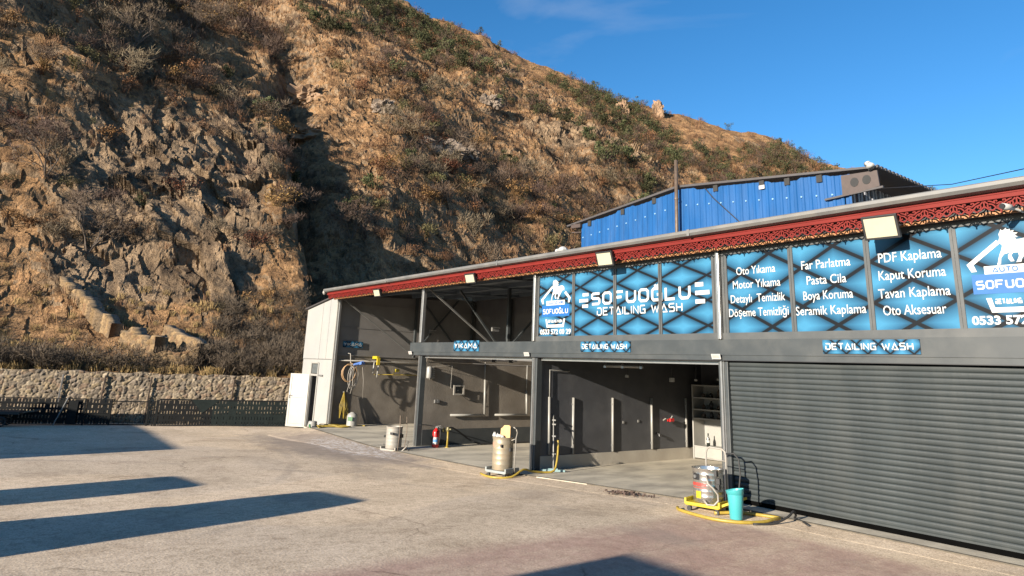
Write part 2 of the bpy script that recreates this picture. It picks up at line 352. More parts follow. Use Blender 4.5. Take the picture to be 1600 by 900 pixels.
def hill_mat():
    m = bpy.data.materials.new('hillside_soil_and_rock'); m.use_nodes = True; t = m.node_tree; b = t.nodes['Principled BSDF']
    setin(b, 'Roughness', 0.95); setin(b, 'Specular IOR Level', 0.15)
    N = t.nodes.new; K = t.links.new
    c = N('ShaderNodeTexCoord')
    def noise(sc, det=6, rough=.6, off=0):
        n = N('ShaderNodeTexNoise'); n.inputs['Scale'].default_value = sc; n.inputs['Detail'].default_value = det; n.inputs['Roughness'].default_value = rough
        if off:
            q = N('ShaderNodeMapping'); q.inputs['Location'].default_value = (off, off * 2, off * 3); K(c.outputs['Object'], q.inputs[0]); K(q.outputs[0], n.inputs['Vector'])
        else: K(c.outputs['Object'], n.inputs['Vector'])
        return n.outputs['Fac']
    def ramp(src, stops):
        r = N('ShaderNodeValToRGB'); el = r.color_ramp.elements
        while len(el) < len(stops): el.new(0.5)
        for e, (p, col) in zip(el, stops): e.position = p; e.color = (*col, 1)
        K(src, r.inputs[0]); return r.outputs[0]
    def mix(f, a, bb, mode='MIX'):
        x = N('ShaderNodeMixRGB'); x.blend_type = mode
        if hasattr(f, 'links') or hasattr(f, 'is_linked'): K(f, x.inputs['Fac'])
        else: x.inputs['Fac'].default_value = f
        K(a, x.inputs['Color1']); K(bb, x.inputs['Color2']); return x.outputs[0]
    grass = ramp(noise(.35, 8, .7), [(.30, (.080, .047, .025)), (.44, (.215, .124, .060)), (.58, (.375, .222, .108)), (.75, (.25, .112, .050))])
    tuft = ramp(noise(2.6, 6, .7, 3), [(.36, (.40, .39, .38)), (.56, (1, 1, 1))])
    grass = mix(.85, grass, tuft, 'MULTIPLY')
    rockc = ramp(noise(.55, 9, .7, 7), [(.28, (.080, .057, .038)), (.45, (.205, .148, .097)), (.6, (.31, .222, .140)), (.78, (.27, .152, .074))])
    crack = ramp(noise(3.5, 6, .8, 11), [(.38, (.35, .33, .32)), (.52, (1, 1, 1))])
    rockc = mix(.75, rockc, crack, 'MULTIPLY')
    sa_ = N('ShaderNodeAttribute'); sa_.attribute_name = 'strat'; cx_ = N('ShaderNodeCombineXYZ'); K(sa_.outputs['Fac'], cx_.inputs['X'])
    w3 = N('ShaderNodeVectorMath'); w3.operation = 'MULTIPLY_ADD'; w3.inputs[1].default_value = (.16, .16, .16); K(c.outputs['Object'], w3.inputs[0]); K(cx_.outputs[0], w3.inputs[2])
    ns = N('ShaderNodeTexNoise'); ns.inputs['Scale'].default_value = 1.5; ns.inputs['Detail'].default_value = 7; K(w3.outputs[0], ns.inputs['Vector'])
    rockc = mix(.8, rockc, ramp(ns.outputs['Fac'], [(.40, (.42, .40, .38)), (.52, (1.08, 1.06, 1.02))]), 'MULTIPLY')
    at = N('ShaderNodeAttribute'); at.attribute_name = 'rock'
    g = N('ShaderNodeNewGeometry'); sp = N('ShaderNodeSeparateXYZ'); K(g.outputs['True Normal'], sp.inputs[0])
    st = N('ShaderNodeMapRange'); st.inputs[1].default_value = .60; st.inputs[2].default_value = .30; K(sp.outputs['Z'], st.inputs[0])
    ad = N('ShaderNodeMath'); ad.operation = 'MULTIPLY_ADD'; ad.inputs[1].default_value = .55; K(st.outputs[0], ad.inputs[0]); K(at.outputs['Fac'], ad.inputs[2])
    ad2 = N('ShaderNodeMath'); ad2.operation = 'MULTIPLY_ADD'; ad2.inputs[1].default_value = .9; K(noise(1.3, 5, .6, 5), ad2.inputs[0])
    K(ad.outputs[0], ad2.inputs[2])
    rf = ramp(ad2.outputs[0], [(.78, (0, 0, 0)), (1.0, (1, 1, 1))])
    col = mix(rf, grass, rockc)
    K(col, b.inputs['Base Color'])
    bp = N('ShaderNodeBump'); bp.inputs['Strength'].default_value = .9; bp.inputs['Distance'].default_value = .35
    bn = N('ShaderNodeMath'); bn.operation = 'ADD'; K(noise(1.7, 9, .7, 2), bn.inputs[0]); K(noise(6, 4, .7, 4), bn.inputs[1])
    K(bn.outputs[0], bp.inputs['Height']); K(bp.outputs[0], b.inputs['Normal'])
    return m
hill = np_mesh('hillside', VT, quads, hill_mat(), False, {'rock': rock, 'strat': v_.astype(np.float32)}); tag(hill, 'steep dry rocky hillside with tan grass and grey crags', 'hill', kind='structure')

def at_px(px, py):
    """az and distance where the line of sight meets the slope"""
    d = fw * 1065.6 + rr * (px - 800) - uu * (py - 302.8); f2 = d[:2] @ FX; az = (d[:2] @ RX) / f2; e = d[2] / f2; k = int(np.argmin(np.abs(azg - az))); el = (VT[k * NT:(k + 1) * NT, 2] - CAM[2]) / TGRID[k]; j = int(np.argmax(el >= e)); return az, TGRID[k][j]
def ray_z(p, t):
    d = fw * 1065.6 + rr * (p[0] - 800) - uu * (p[1] - 302.8); return CAM[2] + d[2] / (d[:2] @ FX) * t

# ------------------------------------------------------------------ lot, apron, bay floor (structure)
def ground_mat():
    m = bpy.data.materials.new('worn_concrete_lot'); m.use_nodes = True; t = m.node_tree; b = t.nodes['Principled BSDF']
    setin(b, 'Roughness', .9); setin(b, 'Specular IOR Level', .2)
    N = t.nodes.new; K = t.links.new; c = N('ShaderNodeTexCoord')
    def noise(sc, det=6, rough=.6, off=0, st=(1, 1, 1)):
        n = N('ShaderNodeTexNoise'); n.inputs['Scale'].default_value = sc; n.inputs['Detail'].default_value = det; n.inputs['Roughness'].default_value = rough
        q = N('ShaderNodeMapping'); q.inputs['Location'].default_value = (off, off * 2, 0); q.inputs['Scale'].default_value = st; K(c.outputs['Object'], q.inputs[0]); K(q.outputs[0], n.inputs['Vector'])
        return n.outputs['Fac']
    def ramp(src, stops):
        r = N('ShaderNodeValToRGB'); el = r.color_ramp.elements
        while len(el) < len(stops): el.new(0.5)
        for e, (p, col) in zip(el, stops): e.position = p; e.color = (*col, 1)
        K(src, r.inputs[0]); return r.outputs[0]
    def mix(f, a, bb, mode='MIX'):
        x = N('ShaderNodeMixRGB'); x.blend_type = mode
        if isinstance(f, float): x.inputs['Fac'].default_value = f
        else: K(f, x.inputs['Fac'])
        K(a, x.inputs['Color1']); K(bb, x.inputs['Color2']); return x.outputs[0]
    def math_(op, a, v=None, bb=None, v2=None):
        x = N('ShaderNodeMath'); x.operation = op; K(a, x.inputs[0])
        if bb is not None: K(bb, x.inputs[1])
        elif v is not None: x.inputs[1].default_value = v
        if v2 is not None: x.inputs[2].default_value = v2
        return x.outputs[0]
    base = ramp(noise(.45, 7, .62), [(.3, (.455, .375, .272)), (.5, (.55, .455, .335)), (.7, (.61, .51, .385))])
    speck = ramp(noise(34, 3, .85, 2), [(.32, (.52, .48, .44)), (.5, (1, 1, 1)), (.66, (1.25, 1.24, 1.2))])
    base = mix(.85, base, speck, 'MULTIPLY')
    vo = N('ShaderNodeTexVoronoi'); vo.inputs['Scale'].default_value = 30; K(c.outputs['Object'], vo.inputs['Vector'])
    peb = ramp(vo.outputs['Distance'], [(.08, (.62, .55, .5)), (.30, (1, 1, 1))])
    base = mix(.55, base, peb, 'MULTIPLY')
    stain = ramp(noise(.8, 9, .75, 9), [(.50, (1, 1, 1)), (.70, (.60, .56, .53))])
    mott = ramp(noise(7, 6, .85, 19), [(.36, (.66, .63, .60)), (.52, (1.02, 1.0, 1.0)), (.7, (1.12, 1.1, 1.06))])
    base = mix(.8, base, mott, 'MULTIPLY')
    oil = ramp(noise(.55, 5, .55, 31), [(.66, (1, 1, 1)), (.73, (.62, .60, .58))])
    base = mix(.8, base, oil, 'MULTIPLY')
    patch = ramp(noise(.22, 2, .4, 44, (1, .5, 1)), [(.50, (.93, .93, .94)), (.515, (1.05, 1.03, 1.0))])
    base = mix(.8, base, patch, 'MULTIPLY')
    base = mix(.7, base, stain, 'MULTIPLY')
    # red paint / brick dust in front of the closed shutter
    sx = N('ShaderNodeSeparateXYZ'); K(c.outputs['Object'], sx.inputs[0])
    wob = math_('MULTIPLY', noise(.9, 4, .6, 5), .5)
    xr = math_('ADD', sx.outputs['X'], bb=wob)
    mr = ramp(xr, [(.50, (0, 0, 0)), (.98, (1, 1, 1))])
    yr = N('ShaderNodeMapRange'); yr.inputs[1].default_value = -1.15; yr.inputs[2].default_value = -1.5; K(math_('ADD', sx.outputs['Y'], bb=math_('MULTIPLY', noise(2, 4, .7, 8), .3)), yr.inputs[0])
    mm = math_('MULTIPLY', mr, bb=yr.outputs[0]); wear = ramp(noise(1.4, 9, .75, 12, (1, .35, 1)), [(.28, (.25, .25, .25)), (.55, (1, 1, 1))])
    mm = math_('MULTIPLY', mm, bb=wear); mm = math_('MULTIPLY', mm, .72)
    redc = ramp(noise(5, 5, .7, 3), [(.3, (.22, .13, .105)), (.7, (.37, .235, .195))])
    base = mix(mm, base, redc)
    # long wandering cracks
    v2 = N('ShaderNodeTexVoronoi'); v2.feature = 'DISTANCE_TO_EDGE'; v2.inputs['Scale'].default_value = .28
    wv = N('ShaderNodeTexNoise'); wv.inputs['Scale'].default_value = 1.2; wv.inputs['Detail'].default_value = 5; K(c.outputs['Object'], wv.inputs['Vector'])
    va = N('ShaderNodeVectorMath'); va.operation = 'MULTIPLY_ADD'; va.inputs[1].default_value = (.9, .9, 0); K(wv.outputs['Color'], va.inputs[0]); K(c.outputs['Object'], va.inputs[2])
    K(va.outputs[0], v2.inputs['Vector'])
    ck = ramp(v2.outputs['Distance'], [(0, (.42, .4, .38)), (.006, (1, 1, 1))])
    ckm = ramp(noise(.35, 3, .5, 21), [(.5, (0, 0, 0)), (.6, (1, 1, 1))])
    one = mix(ckm, ramp(noise(1, 0), [(0, (1, 1, 1)), (1, (1, 1, 1))]), ck)
    base = mix(.8, base, one, 'MULTIPLY')
    # damp patch with dried foam by the first bay
    def blob(cx, cy, rx, ry, soft=.5):
        q = N('ShaderNodeVectorMath'); q.operation = 'SUBTRACT'; K(c.outputs['Object'], q.inputs[0]); q.inputs[1].default_value = (cx, cy, 0)
        q2 = N('ShaderNodeVectorMath'); q2.operation = 'MULTIPLY'; K(q.outputs[0], q2.inputs[0]); q2.inputs[1].default_value = (1 / rx, 1 / ry, 0)
        q3 = N('ShaderNodeVectorMath'); q3.operation = 'LENGTH'; K(q2.outputs[0], q3.inputs[0])
        a = math_('ADD', q3.outputs['Value'], bb=math_('MULTIPLY', noise(1.6, 6, .7, 6), 1.2))
        r = N('ShaderNodeMapRange'); r.inputs[1].default_value = 1.7; r.inputs[2].default_value = 1.25; K(a, r.inputs[0]); return r.outputs[0]
    for bx, by, rx_, ry_, am in ((-2.6, -2.3, .8, .5, .35), (-6.6, -3.4, 1.0, .6, .30), (-4.6, -6.2, .5, .35, .35), (-9.5, -5.0, 1.6, .5, .25), (1.2, -3.2, .7, .4, .3), (-8.2, -1.9, 1.5, .45, .4)):
        base = mix(math_('MULTIPLY', blob(bx, by, rx_, ry_), am), base, ramp(noise(4, 4), [(.3, (.20, .17, .14)), (.7, (.30, .255, .21))]))
    for cx_, cy_, r_ in ((-13.0, -15.0, 11.2), (-13.0, -15.0, 12.7), (-1.0, -15.5, 12.6), (-1.0, -15.5, 14.1)):
        q = N('ShaderNodeVectorMath'); q.operation = 'DISTANCE'; K(c.outputs['Object'], q.inputs[0]); q.inputs[1].default_value = (cx_, cy_, -.3)
        a = math_('ABSOLUTE', math_('SUBTRACT', q.outputs['Value'], r_)); rt = N('ShaderNodeMapRange'); rt.inputs[1].default_value = .16; rt.inputs[2].default_value = .06; K(a, rt.inputs[0])
        tm = math_('MULTIPLY', rt.outputs[0], bb=ramp(noise(.5, 5, .6, r_), [(.46, (0, 0, 0)), (.62, (.34, .34, .34))]))
        base = mix(tm, base, ramp(noise(1, 0), [(0, (.20, .175, .15)), (1, (.20, .175, .15))]))
    d1 = blob(-12.3, -2.1, 5.0, 1.7)
    dampc = ramp(noise(3, 5), [(.3, (.17, .14, .12)), (.7, (.27, .225, .19))])
    base = mix(math_('MULTIPLY', d1, .8), base, dampc)
    d2 = math_('MULTIPLY', blob(-11.7, -1.75, 2.8, .8), ramp(noise(6, 6, .7, 14), [(.45, (0, 0, 0)), (.58, (1, 1, 1))]) and .8)
    foamc = ramp(noise(9, 4), [(.3, (.5, .5, .5)), (.7, (.72, .72, .74))])
    fm = N('ShaderNodeMath'); fm.operation = 'MULTIPLY'; K(math_('MULTIPLY', d2, .55), fm.inputs[0]); K(ramp(noise(5, 6, .75, 14, (1, 2.4, 1)), [(.46, (0, 0, 0)), (.56, (1, 1, 1))]), fm.inputs[1])
    base = mix(fm.outputs[0], base, foamc)
    K(base, b.inputs['Base Color'])
    bp = N('ShaderNodeBump'); bp.inputs['Strength'].default_value = .35; bp.inputs['Distance'].default_value = .006
    bn = N('ShaderNodeMath'); bn.operation = 'ADD'; K(noise(48, 5, .8, 1), bn.inputs[0]); K(vo.outputs['Distance'], bn.inputs[1])
    K(bn.outputs[0], bp.inputs['Height']); K(bp.outputs[0], b.inputs['Normal'])
    return m
gx = np.concatenate([[-1500, -400, -120], np.linspace(-60, 30, 181), [120, 400, 1500]]); gy = np.concatenate([[-1500, -400, -120], np.linspace(-45, 30, 151), [120, 400, 1500]])
GX, GY = np.meshgrid(gx, gy, indexing='ij'); GZ = np.array([zg(x) for x in gx])[:, None] + 0 * GY
GZ = GZ + .018 * vnoise(np.stack([GX.ravel() / 2.2, GY.ravel() / 2.2, 0 * GX.ravel()], 1)).reshape(GX.shape) * (GY < -2)
gi = (np.arange(len(gx) - 1)[:, None] * len(gy) + np.arange(len(gy) - 1)[None, :]).ravel()
gq = np.stack([gi, gi + len(gy), gi + len(gy) + 1, gi + 1], 1)
GM = ground_mat()
ground = np_mesh('ground', np.stack([GX.ravel(), GY.ravel(), GZ.ravel()], 1), gq, GM); tag(ground, 'beige worn concrete forecourt with a reddish area by the shutter', 'ground', kind='structure')

def floor_mat():
    m = mat('bay_floor_concrete', (.50, .45, .35), .75, 0, .22, 1.6, .25, 22, dirt=(.15, .14, .12), dirt_amt=.75, dirt_scale=1.1, stretch=(1, .6, 1)); return m
FM = floor_mat()
M['strip'] = mat('apron_concrete', (.38, .335, .27), .85, 0, .2, 2.5, .3, 25, dirt=(.22, .18, .14), dirt_amt=.7, dirt_scale=2.2)
def slab(name, y0, y1, mtl, zfun, th=.3, xs=None, edge=None):
    xs = xs or [-17.4, -14, -11, -8, -5.4, -2.7, 0, 3, 7, 11]
    mb = MB(); vs = []; n = len(xs)
    for x in xs:
        z = zfun(x); vs += [(x, y0(x), z - th), (x, y0(x), z), (x, y1, z), (x, y1, z - th)]
    fs = []
    for i in range(n - 1):
        a, b_ = 4 * i, 4 * i + 4
        for k in range(4): fs.append((a + k, b_ + k, b_ + (k + 1) % 4, a + (k + 1) % 4))
    fs.append((0, 1, 2, 3)); fs.append(tuple(4 * (n - 1) + k for k in (3, 2, 1, 0)))
    mb.add(vs, fs); o = mb.build(name, mtl); return o
edge_y = lambda x: float(np.interp(x, [-17.4, -11.5, -7.3, -3.3, 0, 11], [-.95, -1.3, -1.0, -.58, -.42, -.30]))
f1 = slab('floor', edge_y, 6.6, FM, zf); tag(f1, 'grey concrete wash bay floor with dark wet stains', 'floor', kind='structure')
pvx = np.linspace(-17.0, 11, 50); mb = MB(); vs = []
for x in pvx:
    ye = edge_y(x); yo = ye - float(np.interp(x, [-17, -13, -8, -2.5, 5], [1.5, 1.1, .8, .78, .62])); ze_ = zf(x) - .014; zo = zg(x) - .012
    vs += [(x, yo, zo), (x, yo + .12, zo + .016 + .10 * max(0, ze_ - zo - .03)), (x, ye, ze_), (x, ye + .3, ze_)]
mb.add(vs, [(4 * i + k, 4 * i + 4 + k, 4 * i + 5 + k, 4 * i + 1 + k) for i in range(len(pvx) - 1) for k in range(3)])
f2 = mb.build('pavement', GM); tag(f2, 'narrow concrete apron strip along the open bays', 'pavement', kind='structure')
mb = MB()
xs = np.linspace(-17.4, 11, 60)
for a, b_ in zip(xs[:-1], xs[1:]):
    za, zb_ = zf(a), zf(b_); ya, yb = edge_y(a), edge_y(b_)
    mb.add([(a, ya - .012, za - .02), (b_, yb - .012, zb_ - .02), (b_, yb - .012, zb_ + .004), (a, ya - .012, za + .004), (a, ya + .045, za + .006), (b_, yb + .045, zb_ + .006)], [(0, 1, 2, 3), (3, 2, 5, 4)])
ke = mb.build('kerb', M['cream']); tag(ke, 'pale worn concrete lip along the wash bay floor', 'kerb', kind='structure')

# ------------------------------------------------------------------ car wash building
PX0, PX1, PX2, PX3, PX4 = -17.48, -11.0, -5.45, 0.06, 5.6
B = thing('car_wash_building', 'long dark grey car wash with red lace eaves and open bays', 'building', (-5.5, 0, 0))
DEP = 6.6
# walls
b = MB(); b.box(-17.78, -17.62, .02, DEP, -.5, 2.42); ew = b.build('end_wall', M['plaster'], B)
b = MB(); b.box(-17.76, -17.63, .02, DEP, 2.425, 5.05)
for z in (3.5, 4.45): b.box(-17.63, -17.615, .02, DEP, z, z + .035)
b.box(-17.63, -17.58, .02, DEP, 2.42, 2.47); b.build('upper_end_wall', mat('end_wall_panel', (.165, .155, .145), .6, 0, .1, 2), B)
b = MB(); b.box(-11.06, -10.92, .16, DEP, -.5, 2.28); b.build('partition_wall', M['plaster'], B)
b = MB(); b.box(-10.919, -10.905, .16, DEP, -.5, .27); b.build('skirting', M['grey'], B)
b = MB(); b.box(-5.54, -5.41, .16, DEP, .14, 2.85); b.build('partition_wall', M['blackwall'], B)
b = MB(); b.box(-5.56, -5.385, .16, DEP, -.5, .14); b.build('wall_base', M['basecon'], B)
b = MB(); b.box(-.02, .12, .16, DEP, -.5, 4.9); b.build('partition_wall', M['blackwall'], B)
b = MB(); b.box(11.0, 11.15, .0, DEP, -.5, 5); b.build('end_wall', M['grey'], B)
b = MB(); b.box(-17.78, -5.42, DEP, DEP + .15, -.5, 5.3)
for z in (2.4, 3.5, 4.4): b.box(-17.6, -5.42, DEP - .015, DEP, z, z + .03)
b.build('back_wall', M['darkpanel'], B)
b = MB(); b.box(-5.415, 11.1, DEP, DEP + .15, -.5, 5.3); b.build('back_wall', M['blackwall'], B)
b = MB(); b.box(-5.385, -.02, DEP - .05, DEP, -.5, .14); b.build('wall_base', M['basecon'], B)
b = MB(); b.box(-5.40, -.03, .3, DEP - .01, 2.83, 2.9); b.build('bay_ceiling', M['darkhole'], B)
# upper concrete beam band inside bay 2 (bond beam with the shelf of pipes)
b = MB(); b.box(-11.05, -10.90, .16, DEP, 2.29, 2.44); b.build('ring_beam', M['plaster'], B)
# roof
b = MB(); b.add([(-17.95, -.5, 4.86), (11.3, -.5, 4.86), (11.3, 7.0, 5.25), (-17.95, 7.0, 5.25), (-17.95, -.5, 4.94), (11.3, -.5, 4.94), (11.3, 7.0, 5.33), (-17.95, 7.0, 5.33)],
                [(0, 3, 2, 1), (4, 5, 6, 7), (0, 1, 5, 4), (1, 2, 6, 5), (2, 3, 7, 6), (3, 0, 4, 7)])
b.build('roof', M['ceil'], B)
for i, y in enumerate((.1, 1.7, 3.3, 4.9, 6.4)):
    z = 4.86 + (y + .5) * .052
    b = MB(); b.box(-17.6, 11, y - .04, y + .04, z - .16, z - .004); b.build('purlin', M['ceil'], B)
for x in (-14.2, -11.0, -8.2):
    b = MB(); b.add([(x - .05, .15, 4.70), (x + .05, .15, 4.70), (x + .05, 6.5, 5.03), (x - .05, 6.5, 5.03), (x - .05, .15, 4.78), (x + .05, .15, 4.78), (x + .05, 6.5, 5.11), (x - .05, 6.5, 5.11)],
                    [(0, 3, 2, 1), (4, 5, 6, 7), (0, 1, 5, 4), (1, 2, 6, 5), (2, 3, 7, 6), (3, 0, 4, 7)]); b.build('rafter', M['ceil'], B)
# gutter (half-round with a rolled lip), fascia with grooves, lace, soffit board
b = MB()
for x0, x1 in ((-17.75, -12.6), (-12.59, -6.4), (-6.39, -.2), (-.19, 5.8), (5.81, 11.2)):
    prof = [(-.46, 4.925), (-.60, 4.925), (-.615, 4.91), (-.615, 4.86), (-.58, 4.815), (-.46, 4.80)]
    n = len(prof); vs = [(x, y, z) for x in (x0, x1) for y, z in prof]
    b.add(vs, [(i, (i + 1) % n, n + (i + 1) % n, n + i) for i in range(n)] + [tuple(range(n))[::-1], tuple(range(n, 2 * n))])
    b.box(x1 - .03, x1 + .03, -.623, -.455, 4.805, 4.932)
b.build('gutter', M['gutter'], B)
b = MB(); b.tube([(-17.80, -.53, 4.87), (-17.86, -.53, 4.80), (-17.84, -.5, 4.74)], .06, 10); b.build('gutter_end', M['white'], B, True)
b = MB()
b.box(-17.7, 11.2, -.455, -.40, 4.765, 4.812); b.box(-17.7, 11.2, -.462, -.40, 4.702, 4.757); b.box(-17.7, 11.2, -.445, -.40, 4.757, 4.765)
b.build('fascia', M['red'], B)
b = MB(); per = .385; z1 = 4.702; y = -.43
def arc(cx, cz, r, a0, a1, n=5): return [(cx + r * math.cos(R(a0 + (a1 - a0) * i / n)), cz + r * math.sin(R(a0 + (a1 - a0) * i / n))) for i in range(n + 1)]
mot = [[(0, 0), (.05, -.035), (.10, -.045), (.15, -.085), (.1925, -.11), (.235, -.085), (.285, -.045), (.335, -.035), (.385, 0)],
       [(.05, -.005), (.10, -.02), (.15, -.045), (.1925, -.03), (.235, -.045), (.285, -.02), (.335, -.005)],
       [(0, -.055), (.05, -.09), (.10, -.105), (.14, -.075), (.1925, -.055), (.245, -.075), (.285, -.105), (.335, -.09), (.385, -.055)],
       arc(.1925, -.07, .022, 0, 360, 8), arc(.06, -.055, .020, 40, 330, 6), arc(.325, -.055, .020, 210, -90, 6),
       [(.1925, -.11), (.1925, -.135)], [(0, 0), (0, -.075)], arc(.14, -.022, .018, 0, 300, 5), arc(.245, -.022, .018, 180, -120, 5)]
k = 0; x = -17.6
while x < 11.0:
    for st_ in mot:
        for (ax, az_), (bx, bz) in zip(st_[:-1], st_[1:]):
            k += 1; yy = y + (k % 3) * .0012
            b.bar((x + ax, yy, z1 + az_ * 1.45), (x + bx, yy, z1 + bz * 1.45), .019, .012, up=(0, 1, 0))
    x += per
b.build('lace_trim', M['red'], B)
b = MB(); b.box(-17.6, 11.0, -.20, -.168, 4.535, 4.66); b.v = [(p[0], p[1], min(p[2], 4.585)) for p in b.v]; b.build('soffit_board', M['orange'], B)
b = MB(); b.box(-17.6, 11.0, -.20, -.168, 4.588, 4.78); b.build('soffit_backing', M['black'], B)
b = MB(); b.box(-17.6, 11.0, -.165, .018, 4.57, 4.605); b.build('soffit_board', M['darkpanel'], B)
# lintel beam, with a lower lip
b = MB(); b.box(-11.62, 11.1, -.06, .22, 2.575, 2.862); b.box(-11.62, 11.1, -.045, .22, 2.475, 2.572); b.build('lintel_beam', M['grey'], B)
b = MB(); b.box(-11.4, 11.0, -.085, -.045, 2.470, 2.484); b.build('lintel_lip', M['black'], B)
# upper posts
def post(x, z0, z1, w=.10, d=.10, m='silver', y=-.03, name='post'):
    b = MB(); b.box(x - w / 2, x + w / 2, y - d / 2, y + d / 2, z0, z1); return b.build(name, M[m], B, bevel=.012)
post(PX1 + .0, 2.864, 4.62, .13, .12); post(PX2, 2.864, 4.60, .085, .09, y=-.06)
post(PX3 - .0, 2.864, 4.60, .075, .09, y=-.06)
post(PX0 - .045, -.13, 4.62, .08, .10, 'silver', .06)
# lower jambs: dark post plus bright shutter guide rail
def jamb(x, wl=.10):
    z = zf(x) - .02
    b = MB(); b.box(x - .10, x + .10, -.02, .16, z, 2.47); b.build('door_post', M['grey'], B, bevel=.008)
    b = MB(); b.box(x - .045, x - .01, -.045, -.021, z, 2.47); b.box(x + .02, x + .032, -.045, -.021, z, 2.47); b.build('guide_rail', M['silver'], B)
jamb(-11.02); jamb(PX2); jamb(PX3); jamb(5.62)
# bright rails under the lintel of the open bays
for x0, x1, y in ((-10.88, -5.6, .10), (-5.3, -.08, .10), (-10.88, -5.6, .19), (-5.3, -.08, .19)):
    b = MB(); b.box(x0, x1, y - .022, y + .022, 2.40 if y < .15 else 2.43, 2.472); b.build('rolled_shutter_edge', M['silver'], B)
# braces and rear posts in the open roof space
def brace(a, c, m='grey', w=.06): b = MB(); b.bar(a, c, w); b.build('brace', M[m], B)
brace((-17.42, .08, 4.62), (-17.42, 3.45, 2.52), 'gutter', .05); brace((-17.50, 3.5, 2.6), (-17.50, 5.6, 5.0)); brace((-17.5, 5.9, 2.6), (-17.5, 3.6, 5.0))
brace((-10.95, .05, 4.6), (-10.95, 2.72, 2.9), 'gutter', .05); brace((-10.95, 1.3, 4.62), (-10.95, 2.9, 2.95)); brace((-10.9, 2.95, 2.46), (-10.9, 5.5, 4.9))
for x, y in ((-17.5, 3.5), (-11.0, 3.4), (-17.5, 6.4), (-14.8, 6.45), (-11, 6.45), (-8.2, 6.45)):
    b = MB(); b.box(x - .05, x + .05, y - .05, y + .05, 2.45, 5.0); b.build('rear_post', M['grey'], B)
# roller shutter: curved slats
b = MB(); z0, z1 = .115, 2.46; n = 27; pitch = (z1 - z0) / n; prof = []
for i in range(n):
    zb = z0 + i * pitch
    for f, d in ((0, .013), (.06, .003), (.16, -.003), (.35, -.009), (.6, -.011), (.82, -.007), (.94, .0), (.985, .010)): prof.append((.045 + d, zb + f * pitch))
xs = np.linspace(.17, 5.53, 24); vs = []
for x in xs:
    for y, z in prof: vs.append((x, y + .007 * math.sin(x * 2.1 + z * 1.3) + .005 * math.sin(x * 5.3 - z * 4.1), z))
m_ = len(prof); b.add(vs, [(i * m_ + k, (i + 1) * m_ + k, (i + 1) * m_ + k + 1, i * m_ + k + 1) for i in range(len(xs) - 1) for k in range(m_ - 1)])
b.box(.17, 5.53, .04, .075, .10, .13)
shu = b.build('roller_shutter', M['shutter'], B)
b = MB(); b.box(5.75, 11.0, .04, .10, -.1, 2.46); b.build('facade_panel', M['grey'], B)
b = MB(); b.box(.13, 5.6, .12, .14, -.2, 2.46); b.build('shutter_backing', M['black'], B)
b = MB(); b.box(.16, 5.54, .062, .09, .0, .105); b.build('gap_shade_strip', mat('gap_shade_black', (.003, .003, .003), 1, spec=0), B)  # near-black strip paints the shade of the gap under the shutter

# ---- printed sign windows
def film_mat(name, px, pz, ox, oz, axis='X'):
    m = bpy.data.materials.new(name); m.use_nodes = True; t = m.node_tree; b = t.nodes['Principled BSDF']
    setin(b, 'Roughness', .3); setin(b, 'Specular IOR Level', .25)
    N = t.nodes.new; K = t.links.new; c = N('ShaderNodeTexCoord'); s = N('ShaderNodeSeparateXYZ'); K(c.outputs['Object'], s.inputs[0])
    def mt(op, a, v):
        x = N('ShaderNodeMath'); x.operation = op
        for i, q in enumerate((a, v)):
            if isinstance(q, (int, float)): x.inputs[i].default_value = q
            else: K(q, x.inputs[i])
        return x.outputs[0]
    u = mt('DIVIDE', mt('SUBTRACT', s.outputs[axis], ox), px); w = mt('DIVIDE', mt('SUBTRACT', s.outputs['Z'], oz), pz)
    def dist(a): return mt('ABSOLUTE', mt('SUBTRACT', mt('FRACT', mt('ADD', a, 100.5), 0), .5), 0)
    d1 = dist(mt('ADD', u, w)); d2 = dist(mt('SUBTRACT', u, w)); d = mt('MINIMUM', d1, d2); pr = mt('MULTIPLY', d1, d2)
    r = N('ShaderNodeValToRGB'); el = r.color_ramp.elements
    while len(el) < 5: el.new(.5)
    for e, (p, col) in zip(el, [(0, (.006, .006, .007)), (.045, (.006, .006, .007)), (.055, (.010, .042, .075)), (.15, (.018, .080, .148)), (.40, (.036, .152, .258))]): e.position = p; e.color = (*col, 1)
    K(d, r.inputs[0])
    n = N('ShaderNodeTexNoise'); n.inputs['Scale'].default_value = 1.3; K(c.outputs['Object'], n.inputs['Vector'])
    hv = N('ShaderNodeHueSaturation'); K(r.outputs[0], hv.inputs['Color']); K(mt('ADD', mt('MULTIPLY', n.outputs['Fac'], .5), .75), hv.inputs['Value'])
    K(hv.outputs[0], b.inputs['Base Color']); return m
FB3 = film_mat('printed_lattice_film', 1.2, .49, -3.25 + 5.5, 4.36); FB4 = film_mat('printed_lattice_film_wide', 1.2, .66, 1.12 + 5.5, 3.08)
FSG = film_mat('printed_lattice_sign', .34, .30, .05, .0)

